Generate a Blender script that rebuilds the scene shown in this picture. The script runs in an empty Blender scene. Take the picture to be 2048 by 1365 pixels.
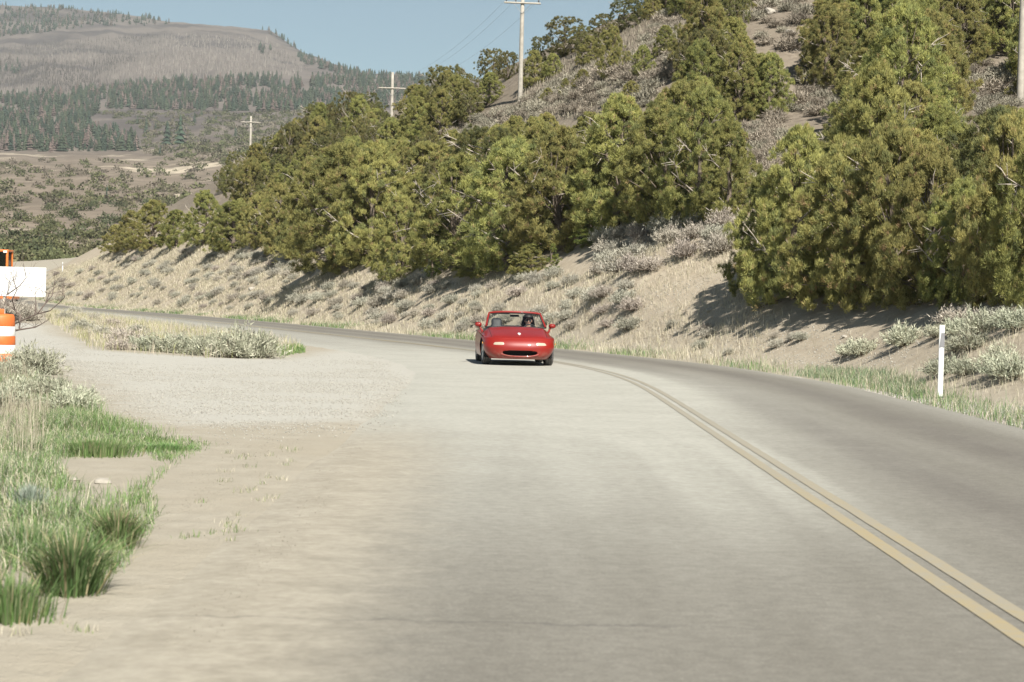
import bpy, bmesh, math, random
import numpy as np
from mathutils import Vector, Matrix

# ------------------------------------------------------------------ camera, sky, sun, exposure
sc = bpy.context.scene
F, CAMH, ROLL, PITCH = 3982.0, 1.51, math.radians(1.45), math.atan(82.5 / 3982.0)
cam_d = bpy.data.cameras.new('camera'); cam = bpy.data.objects.new('camera', cam_d)
sc.collection.objects.link(cam); sc.camera = cam
cam_d.sensor_width = 36.0; cam_d.lens = F / 2048 * 36.0
cam_d.clip_start = 0.1; cam_d.clip_end = 30000
cam.matrix_world = (Matrix.Translation((0, 0, CAMH)) @ Matrix.Rotation(math.pi / 2 - PITCH, 4, 'X')
                    @ Matrix.Rotation(ROLL, 4, 'Z'))
cam_d.dof.use_dof = True; cam_d.dof.focus_distance = 46.0; cam_d.dof.aperture_fstop = 5.6

SUN_EL, SUN_AZ = math.radians(44), math.radians(21)      # azimuth: to the right of straight behind the camera
sun_dir = Vector((math.sin(SUN_AZ) * math.cos(SUN_EL), -math.cos(SUN_AZ) * math.cos(SUN_EL), math.sin(SUN_EL)))
world = bpy.data.worlds.new('World'); sc.world = world; world.use_nodes = True
wn = world.node_tree; wn.nodes.clear()
wo = wn.nodes.new('ShaderNodeOutputWorld'); wb = wn.nodes.new('ShaderNodeBackground'); ws = wn.nodes.new('ShaderNodeTexSky')
ws.sky_type = 'NISHITA'; ws.sun_disc = False; ws.sun_elevation = SUN_EL
ws.sun_rotation = math.atan2(sun_dir.x, sun_dir.y)
ws.altitude = 2000; ws.air_density = 0.9; ws.dust_density = 2.5; ws.ozone_density = 0.0
wb.inputs['Strength'].default_value = 0.05
wt = wn.nodes.new('ShaderNodeMix'); wt.data_type = 'RGBA'; wt.blend_type = 'MULTIPLY'; wt.inputs[0].default_value = 1.0; wt.inputs[7].default_value = (0.87, 0.94, 0.845, 1)
wn.links.new(ws.outputs[0], wt.inputs[6]); wn.links.new(wt.outputs[2], wb.inputs['Color']); wn.links.new(wb.outputs[0], wo.inputs['Surface'])
sun_l = bpy.data.lights.new('sun', 'SUN'); HAZE = 7.5e-5
sun_l.energy = 4.2; sun_l.angle = math.radians(0.53); sun_l.color = (1.0, 0.95, 0.865)
sun = bpy.data.objects.new('sun', sun_l); sc.collection.objects.link(sun)
sun.rotation_euler = (-sun_dir).to_track_quat('-Z', 'Y').to_euler()
sc.view_settings.view_transform = 'Standard'; sc.view_settings.look = 'None'
sc.view_settings.exposure = 1.0; sc.view_settings.gamma = 1.0; sc.view_settings.use_curve_mapping = False
sc.cycles.use_denoising = True
sc.cycles.max_bounces = 6; sc.cycles.diffuse_bounces = 2; sc.cycles.glossy_bounces = 3
sc.cycles.transparent_max_bounces = 6; sc.cycles.transmission_bounces = 4; sc.cycles.volume_bounces = 0

rng = np.random.default_rng(7); random.seed(7)
COL = sc.collection

# ------------------------------------------------------------------ helpers
def pix_dir(px, py):
    u, v = px - 1024.0, py - 682.5
    x = u * math.cos(ROLL) + v * math.sin(ROLL); y = u * math.sin(ROLL) - v * math.cos(ROLL)
    return np.array([x, y * math.sin(PITCH) + F * math.cos(PITCH), y * math.cos(PITCH) - F * math.sin(PITCH)])
def at(px, py, Y):
    d = pix_dir(px, py); return np.array([0, 0, CAMH]) + d * (Y / d[1])
def flat(px, py, z=0.0):
    d = pix_dir(px, py); return np.array([0, 0, CAMH]) + d * ((z - CAMH) / d[2])
def to_pix(p):
    x, y, z = p[0], p[1], p[2] - CAMH
    w = y * math.cos(PITCH) - z * math.sin(PITCH); up = y * math.sin(PITCH) + z * math.cos(PITCH)
    a, b = x / w * F, -up / w * F
    return 1024 + a * math.cos(ROLL) - b * math.sin(ROLL), 682.5 + a * math.sin(ROLL) + b * math.cos(ROLL)

def _hash(ix, iy, seed):
    h = (ix.astype(np.int64) * 374761393 + iy.astype(np.int64) * 668265263 + seed * 1442695041) & 0xFFFFFFFF
    h = ((h ^ (h >> 13)) * 1274126177) & 0xFFFFFFFF
    return ((h ^ (h >> 16)) & 0xFFFF) / 65535.0
def vnoise(x, y, seed=0):
    x = np.asarray(x, float); y = np.asarray(y, float)
    ix, iy = np.floor(x), np.floor(y); fx, fy = x - ix, y - iy
    fx = fx * fx * (3 - 2 * fx); fy = fy * fy * (3 - 2 * fy)
    a = _hash(ix, iy, seed); b = _hash(ix + 1, iy, seed); c = _hash(ix, iy + 1, seed); d = _hash(ix + 1, iy + 1, seed)
    return a + (b - a) * fx + (c - a) * fy + (a - b - c + d) * fx * fy
def fbm(x, y, seed=0, n=4):
    s, a, t = 0.0, 0.5, 0.0
    for i in range(n):
        s = s + a * vnoise(np.asarray(x) * 2 ** i, np.asarray(y) * 2 ** i, seed + i * 17); t += a; a *= 0.5
    return s / t
def sstep(a, b, x):
    t = np.clip((np.asarray(x, float) - a) / (b - a), 0, 1); return t * t * (3 - 2 * t)
def in_poly(x, y, poly):
    x = np.asarray(x, float); y = np.asarray(y, float); r = np.zeros(x.shape, bool); n = len(poly)
    for i in range(n):
        x1, y1 = poly[i]; x2, y2 = poly[(i + 1) % n]
        if y1 == y2: continue
        c = ((y1 > y) != (y2 > y)) & (x < (x2 - x1) * (y - y1) / (y2 - y1) + x1); r ^= c
    return r
def sd_poly(x, y, poly):
    x = np.asarray(x, float); y = np.asarray(y, float); d = np.full(x.shape, 1e9); n = len(poly)
    for i in range(n):
        x1, y1 = poly[i]; x2, y2 = poly[(i + 1) % n]
        ex, ey = x2 - x1, y2 - y1; t = np.clip(((x - x1) * ex + (y - y1) * ey) / (ex * ex + ey * ey + 1e-12), 0, 1)
        d = np.minimum(d, np.hypot(x - x1 - t * ex, y - y1 - t * ey))
    return np.where(in_poly(x, y, poly), -d, d)

def mesh_np(name, V, faces, mat=None, smooth=False, attrs=None, col=None):
    """V (n,3); faces (m,3) or (m,4) array; attrs: name -> per-vertex float array; col: per-vertex rgb"""
    me = bpy.data.meshes.new(name); V = np.asarray(V, np.float32); faces = np.asarray(faces, np.int32)
    k = faces.shape[1]; m = len(faces)
    me.vertices.add(len(V)); me.vertices.foreach_set('co', V.ravel())
    me.loops.add(m * k); me.loops.foreach_set('vertex_index', faces.ravel())
    me.polygons.add(m); me.polygons.foreach_set('loop_start', np.arange(0, m * k, k, dtype=np.int32))
    me.polygons.foreach_set('loop_total', np.full(m, k, np.int32))
    if smooth: me.polygons.foreach_set('use_smooth', np.ones(m, bool))
    me.update(calc_edges=True)
    for nme, a in (attrs or {}).items():
        at_ = me.attributes.new(nme, 'FLOAT', 'POINT'); at_.data.foreach_set('value', np.asarray(a, np.float32))
    if col is not None:
        at_ = me.attributes.new('tint', 'FLOAT_COLOR', 'POINT')
        c4 = np.ones((len(V), 4), np.float32); c4[:, :3] = col; at_.data.foreach_set('color', c4.ravel())
    if mat: me.materials.append(mat)
    return me
def link(name, me, parent=None):
    o = bpy.data.objects.new(name, me); COL.objects.link(o)
    if parent is not None: o.parent = parent
    return o
def empty(name, loc=(0, 0, 0), rz=0.0):
    o = bpy.data.objects.new(name, None); COL.objects.link(o); o.location = loc; o.rotation_euler = (0, 0, rz)
    o.empty_display_size = 0.2; return o
def tag(o, label=None, cat=None, group=None, kind=None):
    if label: o['label'] = label
    if cat: o['category'] = cat
    if group: o['group'] = group
    if kind: o['kind'] = kind
    return o
def copy_tree(o, parent=None):
    c = o.copy(); COL.objects.link(c); c.parent = parent
    for ch in o.children: copy_tree(ch, c)
    return c

# ---- materials
MATS = {}
def nodes_of(name):
    m = bpy.data.materials.new(name); m.use_nodes = True; nt = m.node_tree
    b = nt.nodes['Principled BSDF']; MATS[name] = m
    return m, nt, b
def N(nt, typ, **kw):
    n = nt.nodes.new(typ)
    for k, v in kw.items():
        if k.startswith('i_'): n.inputs[k[2:].replace('_', ' ')].default_value = v
        else: setattr(n, k, v)
    return n
def noise(nt, scale, detail=4, rough=0.55, vec=None):
    n = N(nt, 'ShaderNodeTexNoise', i_Scale=scale, i_Detail=detail, i_Roughness=rough)
    if vec is not None: nt.links.new(vec, n.inputs['Vector'])
    return n.outputs[0]
def mixc(nt, fac, a, b, typ='MIX'):
    n = N(nt, 'ShaderNodeMix', data_type='RGBA', blend_type=typ)
    for i, v in ((0, fac), (6, a), (7, b)):
        if hasattr(v, 'is_output'): nt.links.new(v, n.inputs[i])
        else: n.inputs[i].default_value = v if i == 0 else (*v[:3], 1)
    return n.outputs[2]
def rampv(nt, x, lo, hi, a=0.0, b=1.0):
    n = N(nt, 'ShaderNodeMapRange', interpolation_type='SMOOTHSTEP')
    nt.links.new(x, n.inputs[0])
    n.inputs[1].default_value = lo; n.inputs[2].default_value = hi; n.inputs[3].default_value = a; n.inputs[4].default_value = b
    return n.outputs[0]
def mth(nt, op, a, b=0.0):
    n = N(nt, 'ShaderNodeMath', operation=op)
    for i, v in ((0, a), (1, b)):
        if hasattr(v, 'is_output'): nt.links.new(v, n.inputs[i])
        else: n.inputs[i].default_value = v
    return n.outputs[0]
def attr(nt, name): return N(nt, 'ShaderNodeAttribute', attribute_name=name)
def bump(nt, b, h, strength=0.4, dist=0.02):
    n = N(nt, 'ShaderNodeBump', i_Strength=strength, i_Distance=dist); nt.links.new(h, n.inputs['Height'])
    nt.links.new(n.outputs[0], b.inputs['Normal'])
def geo_pos(nt): return N(nt, 'ShaderNodeNewGeometry').outputs['Position']
def simple(name, col, rough=0.6, metal=0.0, coat=0.0, var=0.12, scale=6.0, spec=0.5):
    m, nt, b = nodes_of(name)
    tc = N(nt, 'ShaderNodeTexCoord').outputs['Object']
    n = noise(nt, scale, 5, 0.6, tc)
    lo = tuple(c * (1 - var) for c in col); hi = tuple(min(1, c * (1 + var)) for c in col)
    nt.links.new(mixc(nt, rampv(nt, n, 0.3, 0.7), lo, hi), b.inputs['Base Color'])
    b.inputs['Roughness'].default_value = rough; b.inputs['Metallic'].default_value = metal
    b.inputs['Coat Weight'].default_value = coat; b.inputs['Coat Roughness'].default_value = 0.05
    b.inputs['Specular IOR Level'].default_value = spec
    return m
def tinted(name, rough=0.8, var=0.25, transl=0.0, spec=0.15):
    """colour from the per-vertex tint of the leaves / blades, varied a little from plant to plant"""
    m, nt, b = nodes_of(name)
    a = attr(nt, 'tint'); oi = N(nt, 'ShaderNodeObjectInfo')
    hsv = N(nt, 'ShaderNodeHueSaturation')
    nt.links.new(a.outputs['Color'], hsv.inputs['Color'])
    nt.links.new(rampv(nt, oi.outputs['Random'], 0, 1, 1 - var, 1 + var), hsv.inputs['Value'])
    w = N(nt, 'ShaderNodeTexWhiteNoise', noise_dimensions='1D'); nt.links.new(oi.outputs['Random'], w.inputs['W'])
    nt.links.new(rampv(nt, w.outputs[0], 0, 1, 0.485, 0.515), hsv.inputs['Hue'])
    nt.links.new(hsv.outputs[0], b.inputs['Base Color'])
    b.inputs['Roughness'].default_value = rough; b.inputs['Specular IOR Level'].default_value = spec
    if transl:
        t = N(nt, 'ShaderNodeBsdfTranslucent'); nt.links.new(hsv.outputs[0], t.inputs['Color'])
        mx = N(nt, 'ShaderNodeMixShader'); mx.inputs[0].default_value = transl
        nt.links.new(b.outputs[0], mx.inputs[1]); nt.links.new(t.outputs[0], mx.inputs[2])
        nt.links.new(mx.outputs[0], nt.nodes['Material Output'].inputs['Surface'])
    return m

# ------------------------------------------------------------------ road centre line (plan), flat to t = 150 m then climbing
TK = np.array([-60, 35, 55, 75, 100, 140, 175, 215, 260, 330.])
HK = np.radians([0, 0, 16.5, 18.5, 18.5, 22, 24, 14, 2, -12.])
RT = np.arange(-60, 360, 0.5)
RH = np.interp(RT, TK, HK); RH = np.convolve(np.pad(RH, 10, 'edge'), np.ones(21) / 21, 'valid')
RX = 2.45 + np.cumsum(-np.sin(RH)) * 0.5; RY = -60 + np.cumsum(np.cos(RH)) * 0.5
RX -= np.interp(10, RT, RX) - 2.45
RZ = 4.6 * sstep(165, 320, RT)
HALF_R, HALF_L = 4.05, 3.85
def road_st(x, y):
    """station t, lateral offset s (right positive) and road height for points"""
    x = np.asarray(x, float); y = np.asarray(y, float); sh = x.shape; x = x.ravel(); y = y.ravel()
    t = np.empty(x.size); s = np.empty(x.size); z = np.empty(x.size)
    for a in range(0, x.size, 20000):
        xx, yy = x[a:a + 20000], y[a:a + 20000]
        k = np.argmin((xx[:, None] - RX[None, ::4]) ** 2 + (yy[:, None] - RY[None, ::4]) ** 2, 1) * 4
        dx, dy = xx - RX[k], yy - RY[k]; h = RH[k]
        t[a:a + 20000] = RT[k] + (-np.sin(h) * dx + np.cos(h) * dy)
        s[a:a + 20000] = np.cos(h) * dx + np.sin(h) * dy; z[a:a + 20000] = RZ[k]
    return t.reshape(sh), s.reshape(sh), z.reshape(sh)
def road_pt(t, s, dz=0.0):
    i = np.interp(t, RT, np.arange(len(RT))); x = np.interp(t, RT, RX); y = np.interp(t, RT, RY); h = np.interp(t, RT, RH)
    return np.stack([x + np.cos(h) * s, y + np.sin(h) * s, np.interp(t, RT, RZ) + dz + 0 * np.asarray(s)], -1)

# ------------------------------------------------------------------ near terrain heights: thin plate through points read off the photograph
CP = []
def cp(px, py, Y): CP.append(at(px, py, Y))
for a in [(2040, 200, 88), (2048, 0, 122), (1960, 330, 70),
          (1800, 380, 66), (1800, 150, 98), (1800, 0, 122),
          (1500, 330, 76), (1550, 60, 104), (1550, 0, 112),
          (1350, 450, 68), (1300, 100, 122), (1250, 35, 142),
          (1000, 400, 96), (1040, 205, 133), (1040, 125, 160),
          (783, 420, 118), (783, 300, 152), (783, 245, 181), (783, 212, 200),
          (600, 420, 145), (600, 340, 190), (600, 285, 222),
          (480, 420, 160), (500, 335, 240),
          (400, 440, 170), (420, 380, 226), (300, 465, 185), (200, 512, 190),
          (120, 530, 240), (60, 540, 260)]: cp(*a)
for (x, y, z) in [(60, 150, 32), (90, 100, 30), (60, 60, 16), (40, 40, 8), (30, 20, 3.5), (30, -10, 2.5), (90, 0, 14), (100, 200, 36),
                  (30, 190, 24), (0, 210, 18), (-20, 240, 16), (40, 260, 22), (-40, 285, 13), (0, 330, 14), (-60, 340, 8), (100, 330, 34),
                  (-75, 235, 3.5), (-110, 330, 3), (-130, 200, -2), (-60, 180, 0.4), (-70, 120, 0.6), (-40, 110, 0.5), (-30, 75, 0.45), (-20, 50, 0.15),
                  (-14, 30, 0.25), (-10, 18, 0.25), (-40, 30, 0.8), (-40, 0, 0.8), (-100, 60, 0), (-100, 0, 0), (-140, 120, -3), (-10, -30, 0.1), (-60, -50, 0), (20, -50, 1.2), (90, -50, 8), (-140, -50, 0)]:
    CP.append(np.array([x, y, z]))
for t in (-50, -20, 0, 15, 30, 45, 60, 80, 100, 120, 145, 175, 200, 225, 250, 280, 310):
    for s in (-4.6, 4.8): CP.append(road_pt(float(t), float(s)))
for t in np.arange(-40, 200, 12.0):                              # the cut bank rises evenly from the road edge
    k = np.interp(t, [0, 30, 42, 50, 58, 70, 150, 200], [0.25, 0.40, 0.44, 0.50, 0.58, 0.64, 0.64, 0.5])
    for d, q in ((2.5, 0.72), (6.0, 0.9)): CP.append(road_pt(t, HALF_R + d, k * d * q))
CP = np.array(CP)
def _tps(r2): return np.where(r2 > 1e-9, r2 * np.log(r2 + 1e-12), 0)
_n = len(CP); _sc = 50.0; _q = CP[:, :2] / _sc
_A = np.zeros((_n + 3, _n + 3)); _A[:_n, :_n] = _tps(((_q[:, None] - _q[None]) ** 2).sum(-1)) + np.eye(_n) * 8e-3
_A[:_n, _n] = 1; _A[:_n, _n + 1:] = _q; _A[_n, :_n] = 1; _A[_n + 1:, :_n] = _q.T
_W = np.linalg.solve(_A, np.concatenate([CP[:, 2], np.zeros(3)]))
def hill_raw(x, y):
    x = np.asarray(x, float) / _sc; y = np.asarray(y, float) / _sc; o = _W[_n] + _W[_n + 1] * x + _W[_n + 2] * y
    for i in range(_n): o = o + _W[i] * _tps((x - _q[i, 0]) ** 2 + (y - _q[i, 1]) ** 2)
    return o
def ground_z(x, y, detail=True):
    x = np.asarray(x, float); y = np.asarray(y, float)
    z = hill_raw(x, y); t, s, rz = road_st(x, y)
    d = np.maximum(np.where(s > 0, s - HALF_R, -s - HALF_L), 0.0)
    w = sstep(0.3, 3.2, d)
    z = rz + (z - rz) * w
    z = np.where((s < 0) & (t < 150), z * sstep(0, 9, d), z)          # the lay-by side stays level
    if detail:
        a = sstep(0.5, 5, d) * np.where(s > 0, 1.0, 0.35)
        z = z + a * (0.28 * (fbm(x * 0.45, y * 0.45, 3, 4) - 0.5) + 0.10 * (fbm(x * 1.7, y * 1.7, 9, 3) - 0.5)) \
              + sstep(12, 30, d) * (s > 0) * 1.5 * (fbm(x * 0.09, y * 0.09, 21, 3) - 0.5)
        z = np.where(d <= 0.0, z - 0.03, z - 0.02 * (1 - sstep(0, 0.5, d)))
    return z
def gz(x, y): return float(ground_z(np.array([x]), np.array([y]))[0])

# ground sheet (0.5 m cells near the road, growing outwards)
def grow(a0, a1, step, b, f=1.12):
    v = list(np.arange(a0, a1, step)); st = step
    while v[-1] < b: st *= f; v.append(v[-1] + st)
    return v
gx = np.array(sorted(set([-v for v in grow(0, 30, 0.5, 190)] + grow(0, 30, 0.5, 150))))
gy = np.array([-60, -48, -38, -30, -24, -19, -15, -12, -9, -7, -5, -3.5] + grow(-2, 75, 0.5, 350, 1.035))
GX, GY = np.meshgrid(gx, gy); GZ = ground_z(GX, GY)
GT, GS, _ = road_st(GX, GY)
px_poly = lambda pts, z=0.0: [tuple(flat(a, b, z)[:2]) for a, b in pts]
DRIVE = px_poly([(775, 845), (640, 846), (480, 852), (330, 852), (240, 822), (185, 778), (120, 740), (60, 720), (-80, 735), (-900, 740)]) + \
        px_poly([(-900, 668), (-60, 652), (90, 655), (150, 683), (190, 705), (245, 712), (330, 716), (430, 719), (530, 719), (610, 709), (660, 700), (720, 697), (800, 700)]) + [(-2.2, 50), (-1.2, 40)]
SDD = sd_poly(GX, GY, DRIVE)
SAND_R = px_poly([(1190, 690), (1300, 575), (1450, 545), (1500, 620), (1900, 690), (1850, 745), (1650, 735), (1400, 718)], 0.3)
nv = GX.size; idx = np.arange(nv).reshape(GX.shape)
quads = np.stack([idx[:-1, :-1], idx[:-1, 1:], idx[1:, 1:], idx[1:, :-1]], -1).reshape(-1, 4)
VG = np.stack([GX, GY, GZ], -1).reshape(-1, 3)
right_d = np.where(GS > 0, GS - HALF_R, -1)
hillm = sstep(9, 16, right_d + 3 * (fbm(GX * .3, GY * .3, 5) - .5))
leftm = sstep(0.5, 2.0, -GS - HALF_L)

def ground_material():
    m, nt, b = nodes_of('dry_ground')
    pos = geo_pos(nt)
    big = noise(nt, 0.35, 5, 0.6, pos); mid = noise(nt, 2.5, 5, 0.65, pos); fine = noise(nt, 28, 4, 0.7, pos); grit = noise(nt, 120, 2, 0.6, pos)
    sand = mixc(nt, rampv(nt, mid, 0.3, 0.7), (0.32, 0.29, 0.232), (0.385, 0.352, 0.287))
    sand = mixc(nt, rampv(nt, big, 0.35, 0.7), sand, (0.345, 0.31, 0.245))
    grav = mixc(nt, rampv(nt, fine, 0.35, 0.65), (0.385, 0.372, 0.33), (0.455, 0.442, 0.396))
    grav = mixc(nt, rampv(nt, mid, 0.3, 0.75), grav, (0.41, 0.395, 0.35))
    hill = mixc(nt, rampv(nt, mid, 0.3, 0.7), (0.15, 0.125, 0.098), (0.25, 0.212, 0.168))
    hill = mixc(nt, rampv(nt, big, 0.45, 0.65), hill, (0.21, 0.178, 0.138))
    dr = attr(nt, 'drive').outputs['Fac']; hl = attr(nt, 'hill').outputs['Fac']
    drn = mth(nt, 'ADD', dr, mth(nt, 'MULTIPLY', mth(nt, 'SUBTRACT', mid, 0.5), 1.6))
    tan = mixc(nt, rampv(nt, mid, 0.3, 0.7), (0.36, 0.305, 0.23), (0.44, 0.385, 0.30))
    tan = mixc(nt, rampv(nt, noise(nt, 5, 5, .75, pos), 0.45, 0.72), tan, (0.30, 0.25, 0.19))
    sand = mixc(nt, attr(nt, 'bank').outputs['Fac'], sand, tan)
    c = mixc(nt, hl, sand, hill)
    c = mixc(nt, rampv(nt, drn, -0.5, 0.9), c, grav)
    c = mixc(nt, rampv(nt, noise(nt, 9, 4, .7, pos), 0.55, 0.75, 0, 0.35), c, (0.25, 0.22, 0.175))
    c = mixc(nt, rampv(nt, grit, 0.60, 0.75, 0, 0.5), c, (0.2, 0.17, 0.13))
    nt.links.new(c, b.inputs['Base Color']); b.inputs['Roughness'].default_value = 0.95; b.inputs['Specular IOR Level'].default_value = 0.1
    h = mth(nt, 'ADD', mth(nt, 'MULTIPLY', mid, 1.0), mth(nt, 'MULTIPLY', fine, 0.35))
    bump(nt, b, h, 0.55, 0.08)
    return m
M_ground = ground_material()
drive_face = SDD.ravel()[quads].mean(1) < 0.0
def sub_mesh(name, sel):
    q = quads[sel]; used, inv = np.unique(q, return_inverse=True)
    return mesh_np(name, VG[used], inv.reshape(-1, 4), M_ground, True, {'drive': -SDD.ravel()[used], 'hill': hillm.ravel()[used], 'bank': sstep(0.6, 2.2, right_d).ravel()[used]})
ground = tag(link('ground', sub_mesh('ground', ~drive_face)), kind='structure')
driveway = tag(link('gravel_driveway', sub_mesh('gravel_driveway', drive_face)), kind='structure')

# ------------------------------------------------------------------ road sheet with its double line
def road_material():
    m, nt, b = nodes_of('worn_asphalt')
    pos = geo_pos(nt)
    s = attr(nt, 's').outputs['Fac']; t = attr(nt, 't').outputs['Fac']; du = attr(nt, 'dust').outputs['Fac']
    cv = N(nt, 'ShaderNodeCombineXYZ'); nt.links.new(s, cv.inputs[0]); nt.links.new(mth(nt, 'MULTIPLY', t, 0.06), cv.inputs[1])
    streak = noise(nt, 2.2, 3, 0.5, cv.outputs[0]); fine = noise(nt, 55, 3, 0.75, pos); mid = noise(nt, 0.9, 3, 0.5, pos); agg = noise(nt, 210, 2, 0.6, pos)
    base = mixc(nt, rampv(nt, streak, 0.2, 0.8), (0.185, 0.174, 0.148), (0.212, 0.20, 0.172))
    gr = noise(nt, 11, 4, 0.7, pos)
    tr = attr(nt, 'track').outputs['Fac']
    base = mixc(nt, mth(nt, 'MULTIPLY', tr, 0.6), base, (0.135, 0.123, 0.110))
    base = mixc(nt, rampv(nt, mid, 0.4, 0.75, 0, 0.3), base, (0.225, 0.212, 0.182))
    base = mixc(nt, rampv(nt, fine, 0.3, 0.72, 0.0, 1.0), mixc(nt, 1.0, base, (0.86, 0.86, 0.86), 'MULTIPLY'), mixc(nt, 1.0, base, (1.12, 1.12, 1.12), 'MULTIPLY'))
    dn = mth(nt, 'ADD', du, mth(nt, 'MULTIPLY', mth(nt, 'SUBTRACT', streak, 0.5), 0.12))
    dn = mth(nt, 'ADD', dn, mth(nt, 'MULTIPLY', mth(nt, 'SUBTRACT', fine, 0.5), 0.30))
    dust = mixc(nt, rampv(nt, mid, 0.3, 0.7), (0.375, 0.367, 0.322), (0.41, 0.402, 0.355))
    c = mixc(nt, rampv(nt, dn, 0.0, 1.1), base, dust)
    sn = mth(nt, 'ADD', attr(nt, 'sand').outputs['Fac'], mth(nt, 'MULTIPLY', mth(nt, 'SUBTRACT', noise(nt, 2.5, 5, 0.65, pos), 0.5), 0.4))
    sandc = mixc(nt, rampv(nt, noise(nt, 2.5, 5, 0.65, pos), 0.3, 0.7), (0.32, 0.29, 0.232), (0.385, 0.352, 0.287))
    c = mixc(nt, rampv(nt, sn, 0.1, 0.9), c, sandc)
    c = mixc(nt, rampv(nt, gr, 0.25, 0.75), mixc(nt, 1.0, c, (0.87, 0.865, 0.86), 'MULTIPLY'), mixc(nt, 1.0, c, (1.11, 1.11, 1.105), 'MULTIPLY'))
    cr = mth(nt, 'ABSOLUTE', mth(nt, 'SUBTRACT', mth(nt, 'ADD', t, mth(nt, 'MULTIPLY', noise(nt, 1.6, 5, .7, pos), 0.5)), 8.92))
    c = mixc(nt, mth(nt, 'MULTIPLY', rampv(nt, cr, 0.012, 0.03, 0.4, 0.0), rampv(nt, noise(nt, 0.7, 2, .5, pos), .4, .6)), c, (0.09, 0.085, 0.08))
    c = mixc(nt, rampv(nt, noise(nt, 30, 2, .5, pos), 0.70, 0.78, 0, 0.4), c, (0.44, 0.42, 0.37))
    c = mixc(nt, rampv(nt, agg, 0.62, 0.8, 0, 0.45), c, (0.11, 0.10, 0.09))
    nt.links.new(c, b.inputs['Base Color']); b.inputs['Roughness'].default_value = 0.88; b.inputs['Specular IOR Level'].default_value = 0.2
    bump(nt, b, mth(nt, 'ADD', agg, fine), 0.4, 0.015)
    return m
M_road = road_material()
rt = np.concatenate([np.arange(-60, 0, 3), np.arange(0, 70, 0.4), np.arange(70, 345, 1.5)])
rs = np.concatenate([[-HALF_L - 1.3, -HALF_L - 0.9, -HALF_L - 0.5, -HALF_L - 0.2], np.linspace(-HALF_L, HALF_R, 76), [HALF_R + 0.1, HALF_R + 0.25]])
T2, S2 = np.meshgrid(rt, rs, indexing='ij')
wob = np.where(np.abs(S2) > 3.7, 0.22 * (fbm(T2 * 0.35, S2 * 0 + np.sign(S2) * 9, 31, 4) - 0.5), 0)
crown = 0.02 - 0.012 * (S2 / 4) ** 2
edge_drop = np.where(S2 > HALF_R, -0.06 * (S2 - HALF_R), 0) + np.where(S2 < -HALF_L, 0.05 * (S2 + HALF_L), 0)
VR = road_pt(T2, S2 + wob, 0) ; VR[..., 2] += crown + edge_drop - np.where(S2 > HALF_R + .2, .05, 0)
mouth = np.exp(-((T2 - 36) / 15) ** 2)                                             # grit carried out of the lay-by
n1 = fbm(T2 * 0.10, S2 * 0.9, 41, 4); n2 = fbm(T2 * 0.05, S2 * 2.2, 47, 3)
left_lane = sstep(1.4, -2.6, S2)
dust = mouth * (0.12 + 0.98 * sstep(2.9, -1.2, S2)) * (0.8 + 0.4 * n1) + 0.42 * sstep(2.2, -1.5, S2) * sstep(5, 20, T2) * (0.6 + 0.8 * n2)
dust += 0.35 * sstep(3.2, 4.1, S2) + 0.22 * np.exp(-((S2 - 0.5) / 0.6) ** 2) * n2 + 0.12 * np.exp(-((S2 - 1.95) / 0.5) ** 2)
dust += 0.25 * sstep(40, 55, T2) * sstep(0.5, -2, S2) - 0.1 * sstep(14, 6, T2)
for k_, (o_, w_, st_) in enumerate([(-0.9, 0.14, .34), (-0.35, 0.2, .26), (0.3, 0.12, .34), (0.75, 0.22, .2), (1.3, 0.12, .26)]):     # tyres drag dust out of the lay-by
    cv_ = -2.7 + o_ + (2.6 - .25 * k_) * sstep(40, 17, T2)
    dust += st_ * np.exp(-((S2 - cv_) / w_) ** 2) * sstep(10, 17, T2) * sstep(46, 34, T2) * (0.4 + 1.0 * fbm(T2 * .4, S2 * 3 + k_, 53, 3))
dust += 0.16 * sstep(1.5, -1.5, S2) * sstep(24, 12, T2)
sandm = sstep(-2.2, -4.1, S2) * (T2 > -5) * np.where(T2 < 16, 1.0, 1 - 0.9 * sstep(16, 27, T2))
track = np.zeros_like(S2)
for c0 in (1.25, 2.8): track = np.maximum(track, np.exp(-((S2 - c0) / 0.42) ** 2))
for c0 in (-1.0, -2.55): track = np.maximum(track, 0.55 * np.exp(-((S2 - c0) / 0.4) ** 2) * np.maximum(sstep(42, 60, T2), 0.12))
track *= (0.75 + 0.4 * n2)
ri = np.arange(T2.size).reshape(T2.shape)
rq = np.stack([ri[:-1, :-1], ri[:-1, 1:], ri[1:, 1:], ri[1:, :-1]], -1).reshape(-1, 4)
road = tag(link('road', mesh_np('road', VR.reshape(-1, 3), rq, M_road, True, {'s': S2.ravel(), 't': T2.ravel(), 'dust': dust.ravel(), 'track': track.ravel(), 'sand': sandm.ravel()})), kind='structure')

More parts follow.
